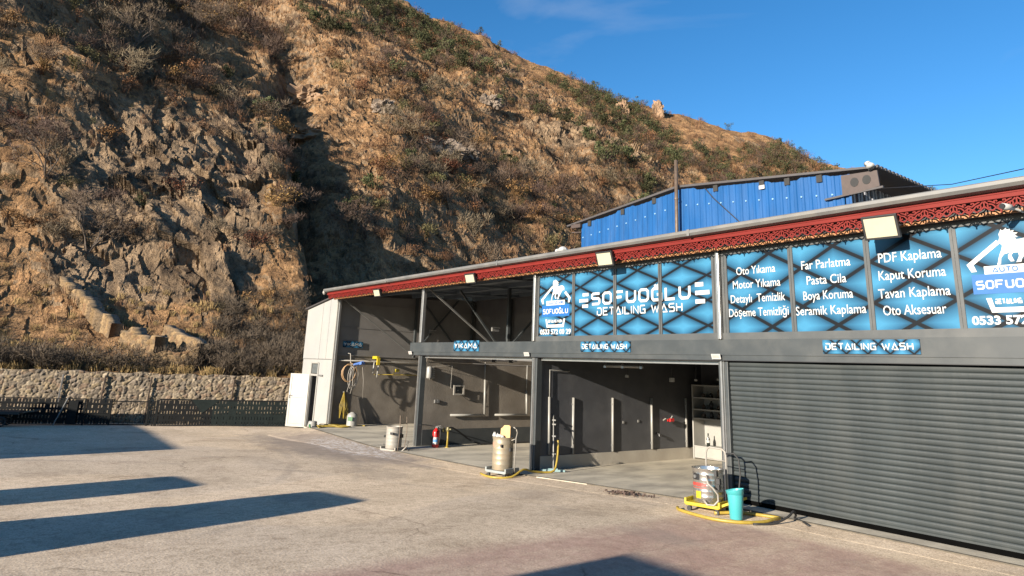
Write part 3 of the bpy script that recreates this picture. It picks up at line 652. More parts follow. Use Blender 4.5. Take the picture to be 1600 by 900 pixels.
def font_mesh(s, bold=.0):
    c = bpy.data.curves.new('lettering', 'FONT'); c.body = s; c.offset = bold; c.resolution_u = 3
    o = bpy.data.objects.new('lettering', c); link(o); bpy.context.view_layer.update()
    dg = bpy.context.evaluated_depsgraph_get(); me = o.evaluated_get(dg).to_mesh()
    v = [tuple(p.co) for p in me.vertices]; f = [tuple(p.vertices) for p in me.polygons]
    o.evaluated_get(dg).to_mesh_clear(); bpy.data.objects.remove(o); bpy.data.curves.remove(c); return v, f
def text(mb, s, x0, x1, z0, capz, y, bold=.018):
    """line of printed lettering from x0 to x1, base line z0, capitals capz high, on the plane y"""
    v, f = font_mesh(s, bold); a = np.array(v); cap = .70
    sx = (x1 - x0) / (a[:, 0].max() - a[:, 0].min()); sz = capz / cap
    mb.add([(x0 + (p[0] - a[:, 0].min()) * sx, y, z0 + p[1] * sz) for p in v], f)
GL = {
 'S': [[(1, 1), (.14, 1), (0, .88), (0, .64), (.14, .53), (.86, .53), (1, .40), (1, .12), (.86, 0), (0, 0)]],
 'O': [[(.5, 1), (.8, 1), (1, .82), (1, .18), (.8, 0), (.2, 0), (0, .18), (0, .82), (.2, 1), (.5, 1)]],
 'F': [[(0, 0), (0, 1), (1, 1)], [(.12, .5), (.85, .5)]],
 'U': [[(0, 1), (0, .2), (.2, 0), (.8, 0), (1, .2), (1, 1)]],
 'G': [[(1, 1), (.16, 1), (0, .84), (0, .16), (.16, 0), (1, 0), (1, .48), (.52, .48)]],
 'Ğ': [[(1, 1), (.16, 1), (0, .84), (0, .16), (.16, 0), (1, 0), (1, .48), (.52, .48)], [(.28, 1.36), (.38, 1.22), (.62, 1.22), (.72, 1.36)]],
 'L': [[(0, 1), (0, 0), (.95, 0)]],
 'D': [[(.0, .0), (.0, .62)], [(.0, 1), (.78, 1), (1, .78), (1, .22), (.78, 0), (.2, 0)]],
 'E': [[(1, 1), (0, 1), (0, 0), (1, 0)], [(.12, .5), (.85, .5)]],
 'T': [[(0, 1), (1, 1)], [(.5, .88), (.5, 0)]],
 'A': [[(.0, 0), (.5, 1), (1, 0), (.28, 0)]],
 'I': [[(0, 0), (0, 1)]],
 'N': [[(0, 0), (0, 1), (1, 0), (1, 1)]],
 'W': [[(0, 1), (.25, 0), (.5, .75), (.75, 0), (1, 1)]],
 'H': [[(0, 0), (0, 1)], [(1, 0), (1, 1)], [(.12, .5), (.88, .5)]],
 'Y': [[(0, 1), (.5, .45), (1, 1)], [(.5, .40), (.5, 0)]],
 'K': [[(0, 0), (0, 1)], [(1, 1), (.2, .5), (1, 0)]],
 'M': [[(0, 0), (0, 1), (.5, .4), (1, 1), (1, 0)]],
 'V': [[(0, 1), (.5, 0), (1, 1)]],
 'P': [[(0, 0), (0, 1), (.85, 1), (1, .86), (1, .56), (.85, .42), (.14, .42)]],
 'R': [[(0, 0), (0, 1), (.85, 1), (1, .86), (1, .60), (.85, .48), (.14, .48)], [(.45, .44), (1, 0)]],
}
def strip(pts, w):
    P = [np.array(p, float) for p in pts]; n = len(P); Lf, Rt = [], []
    for i in range(n):
        d1 = (P[i] - P[i - 1]) if i else (P[1] - P[0]); d2 = (P[i + 1] - P[i]) if i < n - 1 else d1
        d1 = d1 / np.linalg.norm(d1); d2 = d2 / np.linalg.norm(d2); n1 = np.array([-d1[1], d1[0]]); n2 = np.array([-d2[1], d2[0]])
        m = n1 + n2; m = m / np.linalg.norm(m); k = min(1 / max(m @ n1, .4), 1.7); Lf.append(P[i] + m * w / 2 * k); Rt.append(P[i] - m * w / 2 * k)
    return Lf, Rt
def techno(mb, s, x0, x1, z0, h, y, thick=.2):
    """wide squared display lettering drawn as mitred strokes; thick in cap heights"""
    wd = {'I': .0, 'W': 1.5, 'A': 1.15, 'M': 1.2, ' ': .45}
    gap = .30 + thick; tot = sum(wd.get(c, 1.0) for c in s) + gap * (len(s) - 1)
    un = (x1 - x0 - thick * h) / tot; x = x0 + thick * h / 2; k = 0; w = thick * h
    for c in s:
        cw = wd.get(c, 1.0) * un
        for st_ in GL.get(c, []):
            pts = [(x + px_ * cw, z0 + w / 2 + pz_ * (h - w)) for px_, pz_ in st_]
            Lf, Rt = strip(pts, w); yy = y - .0006 * (k % 4); k += 1; m = len(pts)
            mb.add([(p[0], yy, p[1]) for p in Lf] + [(p[0], yy, p[1]) for p in Rt], [(i, i + 1, m + i + 1, m + i) for i in range(m - 1)])
        x += cw + gap * un

def poly_face(mb, poly, y):
    from mathutils.geometry import tessellate_polygon
    tri = tessellate_polygon([[Vector((p[0], p[1], 0)) for p in poly]])
    mb.add([(p[0], y, p[1]) for p in poly], [tuple(t) for t in tri])
HORSE = [(328, 207), (322, 196), (332, 168), (330, 140), (340, 122), (346, 106), (353, 118), (366, 112), (378, 100), (381, 114), (402, 112), (398, 126), (424, 124), (414, 139), (444, 144), (424, 158), (441, 174), (420, 178), (430, 190), (452, 190), (485, 184), (515, 188), (535, 200), (546, 222), (541, 262), (530, 236),
         (508, 252), (480, 285), (464, 308), (448, 330), (440, 354), (411, 354), (420, 338), (432, 312), (430, 286), (402, 284), (388, 301), (394, 322), (402, 345), (380, 346), (367, 322), (370, 296), (384, 282), (347, 290), (327, 315), (320, 361), (297, 362), (305, 340), (312, 312), (321, 286), (334, 256), (342, 226)]
def emblem(mb, x0, x1, z0, z1, y):
    """house outline with a galloping horse; x0..x1 eaves, z0 foot of horse, z1 top of the mane"""
    sx = (x1 - x0) / 555.0; sz = (z1 - z0) / 256.0
    X = lambda p: x0 + (p - 108) * sx; Z = lambda q: z0 + (362 - q) * sz
    poly_face(mb, [(X(p), Z(q)) for p, q in HORSE], y)
    poly_face(mb, [(X(p), Z(q)) for p, q in [(312, 182), (334, 206), (152, 352), (168, 402), (134, 404), (108, 346)]], y - .0006)
    poly_face(mb, [(X(p), Z(q)) for p, q in [(560, 268), (572, 256), (664, 346), (640, 404), (612, 402), (624, 354), (545, 282)]], y - .0006)

def sign_window(x0, x1, mull, film):
    b = MB(); yb, yf = .02, -.030
    b.box(x0, x1, yf, yb, 2.864, 2.985); b.box(x0, x1, yf, yb, 4.46, 4.60)
    for i, mx_ in enumerate(mull):
        w = .045 if 0 < i < len(mull) - 1 else .06
        b.box(mx_ - w, mx_ - .006, yf + .004, yb, 2.986, 4.459); b.box(mx_ + .006, mx_ + w, yf + .004, yb, 2.986, 4.459); b.box(mx_ - .005, mx_ + .005, yf + .014, yb, 2.986, 4.459)
    w = b.build('sign_window', M['frame'], B)
    for a, c in zip(mull[:-1], mull[1:]):
        q = MB(); q.box(a + .03, c - .03, -.004, .012, 2.985, 4.46); q.build('pane', film, w)
    return w
sw3 = sign_window(-5.41, .0, [-5.39, -4.065, -2.71, -1.415, -.06], FB3)
sw4 = sign_window(.10, 11.0, [.17, 1.545, 2.877, 4.15, 5.52, 6.9, 8.3, 9.7, 10.95], FB4)
Y1 = -.009
def logo_panel(w, ex0, ex1, x0, x1):
    c = (ex0 + ex1) / 2; s_ = (ex1 - ex0)
    b = MB(); b.box(c - .46 * s_, c + .46 * s_, Y1 + .0012, Y1 + .0035, 3.46, 3.74); b.build('emblem_band', M['logoblue'], w)
    b = MB(); emblem(b, ex0, ex1, 3.86, 4.36, Y1)
    b.box(c - .31 * s_, c + .31 * s_, Y1 - .001, Y1 + .001, 3.735, 3.85)
    poly_face(b, [(c - .33 * s_, 3.40), (c - .27 * s_, 3.40), (c - .245 * s_, 3.265), (c + .245 * s_, 3.265), (c + .27 * s_, 3.40), (c + .33 * s_, 3.40), (c + .285 * s_, 3.195), (c - .285 * s_, 3.195)], Y1)
    b.build('emblem', M['letter'], w)
    b = MB(); techno(b, 'AUTO VIP', c - .22 * s_, c + .26 * s_, 3.755, .075, Y1 - .004, .22); b.build('lettering', M['logoblue'], w)
    b = MB(); techno(b, 'SOFUOĞLU', c - .42 * s_, c + .42 * s_, 3.525, .125, Y1 - .003, .19)
    techno(b, 'DETAILING WASH', c - .235 * s_, c + .235 * s_, 3.31, .075, Y1 - .003, .22)
    text(b, '0533 572 00 29', x0, x1, 3.035, .115, Y1 - .002, .035); b.build('lettering', M['letter'], w)
logo_panel(sw3, -5.27, -4.17, -5.27, -4.15)
logo_panel(sw4, 4.28, 5.40, 4.26, 5.40)
b = MB(); techno(b, 'SOFUOĞLU', -3.47, -.64, 3.665, .295, Y1 - .003, .20)
techno(b, 'DETAILING WASH', -3.28, -.85, 3.425, .185, Y1 - .003, .16)
for x0, x1, z0 in ((-3.76, -3.56, 3.89), (-3.87, -3.57, 3.755), (-3.77, -3.57, 3.625)): b.box(x0, x1, Y1 - .002, Y1, z0, z0 + .075)
for x0, x1, z0 in ((-.53, -.33, 3.90), (-.53, -.19, 3.735), (-.53, -.30, 3.565)): b.box(x0, x1, Y1 - .002, Y1, z0, z0 + .085)
b.build('lettering', M['letter'], sw3)
b = MB()
for s_, x0, x1, z in (('Oto Yıkama', .43, 1.24, 4.055), ('Motor Yıkama', .345, 1.325, 3.80), ('Detaylı  Temizlik', .285, 1.40, 3.535), ('Döşeme Temizliği', .235, 1.45, 3.28),
                      ('Far Parlatma', 1.74, 2.60, 4.045), ('Pasta Cila', 1.82, 2.51, 3.775), ('Boya Koruma', 1.74, 2.60, 3.515), ('Seramik Kaplama', 1.585, 2.79, 3.26),
                      ('PDF Kaplama', 3.05, 3.97, 4.04), ('Kaput Koruma', 3.03, 4.00, 3.76), ('Tavan Kaplama', 3.00, 4.03, 3.475), ('Oto Aksesuar', 3.05, 3.95, 3.21)):
    text(b, s_, x0, x1, z, .150, Y1 - .002, .005)
b.build('lettering', M['letter'], sw4)

# ---- small name boards on the beam and in the first bay
def board(x0, x1, z0, z1, s_, label, y=-.085, wall=None):
    o = thing('sign_board', label, 'sign', (x0, y, z0) if wall is None else (wall, x0, z0), 'small blue name boards of the bays')
    b = MB(); w = x1 - x0; h = z1 - z0
    if wall is None: b.box(x0, x1, y, y + .022, z0, z1)
    else: b.box(x0, x0 + w, 0, .022, z0, z1)
    q = MB(); techno(q, s_, x0 + .03 * w, x1 - .06 * w, z0 + h * .27, h * .5, (y if wall is None else 0) - .003, .18)
    if wall is not None:
        # turn onto the end wall, facing +X
        b.v = [(wall - p[1] + 0.02, p[0], p[2]) for p in b.v]; q.v = [(wall - p[1] + 0.02, p[0], p[2]) for p in q.v]
    m = FSG if wall is None else film_mat('printed_lattice_sign_wall', .34, .30, .05, 0, 'Y')
    b.build('panel', m, o); q.build('lettering', M['letter'], o); return o
board(-3.73, -2.20, 2.615, 2.845, 'DETAILING WASH', 'small blue DETAILING WASH board on the beam over the open black bay')
board(2.06, 3.56, 2.615, 2.835, 'DETAILING WASH', 'small blue DETAILING WASH board on the beam over the closed roller shutter')
board(-9.05, -7.80, 2.61, 2.90, 'YIKAMA', 'small blue YIKAMA board on the beam over the grey bay with the red extinguisher')
board(.36, 1.20, 2.74, 2.98, 'YIKAMA', 'dim blue YIKAMA board on the end wall above the hoses', wall=-17.60)
# ---- number plates on the posts
for x, lb in ((-11.5, 'small white plate on the beam end beside the first open bay'), (-5.66, 'small white plate on the beam at the post with the broom'), (-.02, 'small white plate on the beam at the post behind the steel vacuum')):
    o = thing('small_plate', lb, 'plate', (x, -.09, 2.5), 'small white plates along the beam')
    b = MB(); b.obox((x, -.11, 2.545), (1, 0, 0), (0, 1, .35), (0, -.35, 1), .10, .006, .05); b.build('panel', M['labelw'], o)
    b = MB(); b.obox((x, -.118, 2.545), (1, 0, 0), (0, 1, .35), (0, -.35, 1), .07, .003, .022); b.build('print', mat('pale_red_print', (.5, .3, .27), .6), o)

# ---- floodlights under the eave
def flood(x, z, w, h, label, tilt=.35):
    o = thing('floodlight', label, 'floodlight', (x, -.5, z), 'square floodlights along the eaves')
    d = Vector((.10, -1, -tilt)).normalized(); ax = d.cross(Vector((0, 0, 1))).normalized() * -1; up = ax.cross(d) * -1
    if up.z < 0: up = -up
    c = Vector((x, -.52, z + .045))
    b = MB(); b.obox(c, ax, d, up, w / 2, .035, h / 2)
    for k in range(7): b.obox(c - d * .05 + ax * (w * (k / 6 - .5) * .8), ax, d, up, .006, .028, h * .42)
    b.build('housing', M['black'], o, bevel=.01)
    b = MB(); b.obox(c + d * .036, ax, d, up, w / 2 - .035, .004, h / 2 - .035); b.build('lens', M['lens'], o)
    b = MB(); p = c - d * .06 - up * (h * .3)
    b.tube([c - ax * w * .5 - d * .02, c - ax * w * .5 - d * .12 + Vector((0, .05, 0)), Vector((x - w * .5, -.46, z + .05))], .012, 6)
    b.tube([c + ax * w * .5 - d * .02, c + ax * w * .5 - d * .12 + Vector((0, .05, 0)), Vector((x + w * .5, -.46, z + .05))], .012, 6); b.build('bracket', M['black'], o)
flood(-13.30, 4.47, .40, .27, 'floodlight under the eave over the first bay with the yellow hoses')
flood(-7.72, 4.53, .42, .28, 'floodlight under the eave over the open roof space of the second bay')
flood(-2.52, 4.56, .45, .33, 'floodlight under the eave above the big white lettering')
flood(3.36, 4.46, .51, .37, 'large floodlight under the eave above the list of services')
o = thing('security_camera', 'small white security camera under the eave by the horse logo', 'camera', (5.05, -.35, 4.54))
b = MB(); b.tube([(5.00, -.62, 4.55), (5.04, -.36, 4.57)], .042, 14); b.build('housing', M['labelw'], o, True)
b = MB(); b.tube([(4.995, -.645, 4.547), (5.00, -.62, 4.55)], .036, 14); b.build('lens', M['black'], o)
b = MB(); b.tube([(5.04, -.40, 4.56), (5.10, -.30, 4.53), (5.10, -.17, 4.53)], .016, 8); b.build('bracket', M['labelw'], o)

# ------------------------------------------------------------------ white annex with the open door
A = thing('white_annex', 'white sheet metal lean-to with an open white door at the far end', 'annex', (-19, 0, -.4))
y = .0
b = MB()
zt = lambda x: float(np.interp(x, [-20.62, -17.53], [4.28, 4.70]))
def wpanel(x0, x1, z0, z1f, yy=y, th=.05): b.prism([(x0, z0), (x1, z0), (x1, z1f(x1)), (x0, z1f(x0))], lambda u, v, d: (u, d, v), yy, yy + th)
wpanel(-20.62, -17.53, 2.27, zt)
c_ = lambda z: (lambda x: z)
wpanel(-20.56, -19.62, -.47, c_(2.26)); wpanel(-18.42, -17.53, -.45, c_(2.26)); wpanel(-19.62, -18.42, 2.12, c_(2.26))
wpanel(-18.88, -18.42, -.46, c_(2.12), yy=.004)
b.build('wall', M['white'], A)
b = MB(); b.box(-20.60, -20.55, .05, 4, -.5, 4.2); b.build('side_wall', M['white'], A)
b = MB()
for x in (-19.0, -18.3): b.box(x - .004, x + .004, -.006, .0, 2.27, zt(x))
b.box(-20.6, -17.54, -.012, .0, 2.245, 2.275); b.build('joint_strip', M['gutter'], A)
b = MB(); b.add([(-20.70, -.10, 4.285), (-17.55, -.10, 4.73), (-17.55, 5, 4.95), (-20.78, 5, 4.5), (-20.70, -.10, 4.335), (-17.55, -.10, 4.78), (-17.55, 5, 5.0), (-20.78, 5, 4.55)],
                [(0, 3, 2, 1), (4, 5, 6, 7), (0, 1, 5, 4), (1, 2, 6, 5), (2, 3, 7, 6), (3, 0, 4, 7)]); b.build('roof', M['darkroof'], A)
b = MB(); b.box(-17.60, -17.53, -.045, .0, -.42, 4.70); b.build('corner_trim', M['pvc'], A)
# door frame and vent window above the door
b = MB(); b.box(-19.64, -19.56, -.03, .06, -.45, 2.12); b.box(-18.92, -18.84, -.03, .06, -.45, 2.12); b.box(-19.56, -18.92, -.03, .06, 1.60, 1.68); b.box(-19.56, -18.92, -.03, .06, 2.08, 2.14)
fr = b.build('door_frame', M['pvc'], A, bevel=.006)
b = MB(); b.box(-19.52, -18.96, .0, .012, 1.70, 2.06); b.build('vent_pane', mat('dim_glass', (.10, .11, .11), .15), fr)
b = MB(); b.box(-18.70, -18.36, -.05, -.001, 1.60, 1.66); b.build('sign_plate', M['gutter'], A)
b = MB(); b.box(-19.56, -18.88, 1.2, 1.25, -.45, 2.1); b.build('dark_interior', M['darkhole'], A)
# door leaf, hinged left, standing open
h0 = Vector((-19.60, -.04, 0)); h1 = Vector((-20.28, -.56, 0)); dd = (h1 - h0).normalized(); nn = Vector((dd.y, -dd.x, 0))
Wd = .86
def leafbox(mb, a0, a1, z0, z1, n0=-.02, n1=.02):
    c = h0 + dd * ((a0 + a1) / 2); c.z = (z0 + z1) / 2; c += nn * ((n0 + n1) / 2)
    mb.obox(c, dd, nn, (0, 0, 1), (a1 - a0) / 2, (n1 - n0) / 2, (z1 - z0) / 2)
b = MB(); zb = -.40; zt_ = 1.66
leafbox(b, 0, .09, zb, zt_); leafbox(b, Wd - .09, Wd, zb, zt_); leafbox(b, .09, Wd - .09, zb, zb + .12); leafbox(b, .09, Wd - .09, zt_ - .1, zt_); leafbox(b, .09, Wd - .09, .72, .82)
leafbox(b, .09, Wd - .09, zb + .12, .72, -.012, .012)
lf = b.build('door', M['pvc'], A, bevel=.006)
b = MB(); leafbox(b, .09, Wd - .09, .82, zt_ - .1, -.006, .006); b.build('door_glass', M['glassy'], lf)
b = MB(); leafbox(b, Wd - .07, Wd - .04, .68, .82, .02, .035); leafbox(b, Wd - .17, Wd - .04, .78, .80, .035, .055); leafbox(b, Wd - .07, Wd - .04, .68, .82, -.035, -.02); leafbox(b, Wd - .17, Wd - .04, .78, .80, -.055, -.035); b.build('handle', M['black'], lf)

# ------------------------------------------------------------------ blue shed behind
S = thing('blue_metal_shed', 'tall bright blue corrugated shed with a bent dark roof behind the car wash', 'shed', (-10, 13, 0))
rz = lambda x: float(np.interp(x, [-17.45, -11.0, -7.0, -3.55], [9.72, 10.42, 10.08, 9.66]))
rz = lambda x: float(np.interp(x, [-17.45, -11.05, -3.55], [9.70, 10.40, 9.62]))
b = MB(); xs = []; x = -17.42; rib = .30
while x < -3.6:
    for f, d in ((0, 0), (.50, 0), (.60, -.035), (.90, -.035)): xs.append((x + f * rib, d))
    x += rib
vs = []; jag = random.Random(3)
for xx, d in xs:
    vs.append((xx, 12.95 + d, 4)); vs.append((xx, 12.95 + d, rz(xx) - .12 - .05 * math.sin(int((xx + 17.4) / 1.2) * 2.3)))
b.add(vs, [(2 * i, 2 * i + 2, 2 * i + 3, 2 * i + 1) for i in range(len(xs) - 1)]); b.build('front_wall', M['bluewall'], S)
b = MB(); lastx = -99
for xx, d in xs[::1]:
    if abs(d) < .01: continue
    if xx < lastx + .55: continue
    lastx = xx; b.lathe([(.0, -.04), (.03, -.03), (.042, 0), (.03, .03), (.0, .04)], (xx, 12.90, rz(xx) - .85), 8)
b.build('screw_cap', mat('pale_screw', (.20, .36, .52), .4), S)
b = MB()
for xx in (-16.9, -14.6, -12.6, -9.2, -7.0, -5.9, -4.6): b.box(xx, xx + .22, 12.88, 12.91, rz(xx) - .34, rz(xx) - .06)
b.build('dark_gap', M['darkhole'], S)
for xx, zz in ((-7.05, 9.40), (-4.55, 9.0)): pass
b = MB(); b.box(-7.0, -6.75, 12.86, 12.88, rz(-7) - .42, rz(-7) - .26); b.build('paper_scrap', M['labelw'], S)
b = MB()
pr = [(-17.95, rz(-17.95) - .02), (-17.45, rz(-17.45)), (-11.05, rz(-11.05) + .0), (-2.1, 9.44 + .1), (-2.1, 9.54 + .1), (-11.05, rz(-11.05) + .09), (-17.45, rz(-17.45) + .08), (-17.98, rz(-17.95) + .06)]
b.prism([(-18.35, 9.58), (-17.45, rz(-17.45) - .02), (-11.05, 10.38), (-2.35, 9.49), (-2.35, 9.57), (-11.05, 10.48), (-17.45, rz(-17.45) + .07), (-18.4, 9.66)], lambda u, v, d: (u, d, v), 12.78, 30.0)
b.build('roof', M['darkroof'], S)
b = MB(); 
for i in range(60):
    yy = 12.8 + i * .3; b.box(-2.36, -2.30, yy, yy + .16, 9.50, 9.60)
b.build('roof_edge', M['darkroof'], S)
b = MB()
yy = 12.95
while yy < 30: b.box(-3.62, -3.55 - .03 * (int(yy / .3) % 2), yy, yy + .15, 4, 9.4); yy += .3
b.build('side_wall', mat('grey_corrugated', (.20, .21, .24), .5), S)
b = MB()
o_ = [(-3.62, 8.66), (-2.30, 8.82), (-2.34, 9.40), (-3.62, 9.45)]
b.prism(o_, lambda u, v, d: (u, d, v), 12.80, 12.86)
bm_ = b.build('eave_beam', M['brownbeam'], S)
b = MB()
for cx in (-3.15, -2.72): b.prism([(cx + .15 * math.cos(2 * PI * k / 14), 9.1 + .03 * (cx + 3.6) + .17 * math.sin(2 * PI * k / 14)) for k in range(14)], lambda u, v, d: (u, d, v), 12.785, 12.798)
b.build('beam_hole', M['darkhole'], bm_)
b = MB(); b.bar((-4.3, 12.84, 8.66), (-2.2, 12.84, 8.78), .07); b.build('tie_bar', M['darkroof'], S)
b = MB(); b.bar((-18.05, 12.84, 9.55), (-17.35, 12.84, 9.52), .12, .2); b.bar((-18.1, 12.9, 9.25), (-17.4, 12.9, 9.18), .05); b.build('eave_beam', M['brownbeam'], S)
b = MB(); b.tube([(-9.6, 12.86, 10.1), (-9.2, 12.85, 9.6), (-8.6, 12.85, 9.0), (-8.0, 12.85, 8.4), (-7.7, 12.85, 8.0)], .022, 6); b.build('loose_cable', M['black'], S)
o = thing('siren_horn', 'small white horn on the peak of the dark eave beam', 'horn', (-2.5, 12.8, 9.55))
b = MB(); b.tube([(-2.45, 12.6, 9.52), (-2.52, 12.7, 9.62), (-2.62, 12.85, 9.72)], [.14, .08, .05], 10); b.tube([(-2.62, 12.85, 9.72), (-2.75, 12.95, 9.74)], .09, 10); b.build('horn_body', M['labelw'], o, True)
b = MB(); b.box(-2.62, -2.56, 12.8, 12.9, 9.45, 9.7); b.build('bracket', M['gutter'], o)
o = thing('flue_pipe', 'thin brown steel flue pipe standing in front of the blue shed', 'pipe', (-10.98, 12.6, 4.9))
b = MB(); b.tube([(-11.0, 12.6, 5.0), (-10.93, 12.6, 11.6)], .082, 12); b.build('pipe', M['rusty'], o, True)
b = MB()
for z in (6.4, 8.1, 9.8): b.lathe([(.083, -.03), (.098, -.03), (.098, .03), (.083, .03)], (-11.0 + (z - 5) * .0107, 12.6, z), 12)
b.build('collar', M['rusty'], o)
b = MB(); b.tube([(-2.3, 12.78, 8.72), (1.0, 9.6, 7.62), (4.0, 6.6, 6.95), (9, 2, 6.2)], .012, 5); tag(b.build('overhead_cable', M['black']), 'thin black cable stretched from the blue shed to the right across the sky', 'cable')
o = thing('stone_lump', 'small pale stone lying on the roof edge', 'stone', (-4.05, -.35, 4.94))
b = MB(); b.lathe([(.0, -.01), (.11, 0), (.13, .04), (.09, .09), (.04, .12), (0, .125)], (-4.05, -.40, 4.945), 9); b.lathe([(.0, 0), (.07, 0), (.06, .06), (0, .09)], (-4.22, -.42, 4.945), 7); b.build('lump', M['labelw'], o)

# ------------------------------------------------------------------ stone boundary wall
def voronoi_wall(name, A0, A1, zb, zt, cell, m, depth=.09, step=.032, th=.5, label='', cat='wall', seed=1, jag=.0, tint=1.0):
    """dry-stone face: every cell of a jittered grid is one rounded stone with its own colour"""
    rg = np.random.default_rng(seed); A0 = np.array(A0, float); A1 = np.array(A1, float); Lw = np.linalg.norm(A1 - A0); dr = (A1 - A0) / Lw; nr = np.array([dr[1], -dr[0]])
    if nr @ (CAM[:2] - A0) < 0: nr = -nr
    nu = int(Lw / step) + 1; Hm = max(zt(0) - zb(0), zt(1) - zb(1)); nv = int(Hm / step) + 1
    U, V = np.meshgrid(np.linspace(0, Lw, nu), np.linspace(0, 1, nv), indexing='ij')
    fr_ = U / Lw; ZB = zb(fr_); ZT = zt(fr_) + jag * vnoise(np.stack([U.ravel() * 2.2, 0 * U.ravel() + seed, 0 * U.ravel()], 1)).reshape(U.shape); Z = ZB + (ZT - ZB) * V
    cu, cv = cell; gu = int(Lw / cu) + 4; gv = int(Hm / cv) + 6
    J = rg.random((gu, gv, 2)) * .75 + .12; Ci = rg.random((gu, gv)); Sz = .75 + .5 * rg.random((gu, gv))
    wob = .06 * vnoise(np.stack([U.ravel() * 5, Z.ravel() * 5, 0 * U.ravel()], 1)).reshape(U.shape)
    pu = (U + wob) / cu + 1; pv = (Z - zb(0) + wob) / cv + 1; iu, iv = np.floor(pu).astype(int), np.floor(pv).astype(int)
    d1 = np.full(U.shape, 9.0); d2 = np.full(U.shape, 9.0); idc = np.zeros(U.shape)
    for a in (-1, 0, 1):
        for c in (-1, 0, 1):
            x_, y_ = np.clip(iu + a, 0, gu - 1), np.clip(iv + c, 0, gv - 1)
            dist = np.hypot(pu - (iu + a) - J[x_, y_, 0], pv - (iv + c) - J[x_, y_, 1]) * Sz[x_, y_]
            n = dist < d1; d2 = np.where(n, d1, np.minimum(d2, dist)); idc = np.where(n, Ci[x_, y_], idc); d1 = np.where(n, dist, d1)
    e = np.clip((d2 - d1) / .38, 0, 1); bulge = depth * (np.minimum(1, e * 2.2) * (.55 + .8 * idc) - .5) + .03 * (((idc * 37) % 1) - .5) * ((pu - iu) - .5) * 2 + .03 * (((idc * 53) % 1) - .5) * ((pv - iv) - .5) * 2
    bulge += .022 * fbm(np.stack([U.ravel() * 7, Z.ravel() * 7, 0 * U.ravel()], 1), 3).reshape(U.shape)
    X = A0[0] + dr[0] * U + nr[0] * bulge; Yv = A0[1] + dr[1] * U + nr[1] * bulge
    front = np.stack([X.ravel(), Yv.ravel(), Z.ravel()], 1); nb = len(front)
    base = (np.arange(nu - 1)[:, None] * nv + np.arange(nv - 1)[None, :]).ravel(); q = np.stack([base, base + nv, base + nv + 1, base + 1], 1)
    pal = np.array([[.42, .37, .29], [.33, .29, .24], [.47, .41, .31], [.36, .25, .18], [.25, .23, .21], [.50, .46, .38], [.40, .33, .20], [.30, .27, .25]])
    pal = .75 * pal.mean(1, keepdims=True) * np.array([1.22, 1.0, .74]) * .27 + pal * np.array([.74, .66, .54]) * .36; kk = (idc * 7.999).astype(int); colr = pal[kk] * (.8 + .4 * ((idc * 97.0) % 1))[..., None]; mort = np.array([.17, .14, .11]); f = np.clip(e * 3, 0, 1)[..., None]
    colr = (colr * f + mort * (1 - f)) * tint; colr = np.concatenate([colr, np.ones(colr.shape[:2] + (1,))], 2).reshape(-1, 4)
    # top ledge, ends and back
    tb = []; topi = np.arange(nu) * nv + nv - 1; boti = np.arange(nu) * nv
    back_t = front[topi] - np.array([nr[0], nr[1], 0]) * th; back_b = back_t.copy(); back_b[:, 2] = front[boti][:, 2]
    ALL = np.concatenate([front, back_t, back_b]); bt = nb + np.arange(nu); bb = nb + nu + np.arange(nu)
    q2 = np.stack([topi[:-1], topi[1:], bt[1:], bt[:-1]], 1); q3 = np.stack([bt[:-1], bt[1:], bb[1:], bb[:-1]], 1)
    ends = []
    for sft in (0, nu - 1):
        col_ = sft * nv + np.arange(nv)
        for k_ in range(0, nv - 1): pass
    ends = np.array([[boti[0], topi[0], bt[0], bb[0]], [boti[-1], topi[-1], bt[-1], bb[-1]]])
    call = np.concatenate([colr, np.tile([[.20, .165, .12, 1]], (2 * nu, 1))])
    o = np_mesh(name, ALL, np.concatenate([q, q2, q3, ends]), m, True, {'stone': call}); tag(o, label, cat); return o
def stone_mat():
    m = mat('field_stone', (.4, .35, .28), .9, 0, .2, 9, .5, 30); t = m.node_tree; b = t.nodes['Principled BSDF']; src = b.inputs['Base Color'].links[0].from_socket
    at = t.nodes.new('ShaderNodeAttribute'); at.attribute_name = 'stone'; n = t.nodes.new('ShaderNodeTexNoise'); n.inputs['Scale'].default_value = 14; n.inputs['Detail'].default_value = 6
    r = t.nodes.new('ShaderNodeValToRGB'); r.color_ramp.elements[0].position = .3; r.color_ramp.elements[0].color = (.55, .53, .5, 1); r.color_ramp.elements[1].position = .65; r.color_ramp.elements[1].color = (1.15, 1.13, 1.1, 1)
    c = t.nodes.new('ShaderNodeTexCoord'); t.links.new(c.outputs['Object'], n.inputs['Vector']); t.links.new(n.outputs['Fac'], r.inputs[0])
    x = t.nodes.new('ShaderNodeMixRGB'); x.blend_type = 'MULTIPLY'; x.inputs['Fac'].default_value = 1; t.links.new(at.outputs['Color'], x.inputs['Color1']); t.links.new(r.outputs[0], x.inputs['Color2']); t.links.new(x.outputs[0], b.inputs['Base Color']); return m
STM = stone_mat()
W0 = np.array([-25.02, -10.08]); W1 = np.array([-21.44, .17]); wd_ = (W1 - W0) / np.linalg.norm(W1 - W0)
Wa = W0 - wd_ * 7; Wb = W1 + wd_ * 1.5
zt_w = lambda f: np.interp(f, [0, .35, .39, 1], [1.50, 1.50, 1.47, 1.42])
sw = voronoi_wall('stone_wall', Wa, Wb, lambda f: -.6 + 0 * f, zt_w, (.205, .145), STM, .055, .030, .55, 'long pale field stone wall behind the dark fence at the foot of the hill', 'stone wall', 5, .05)
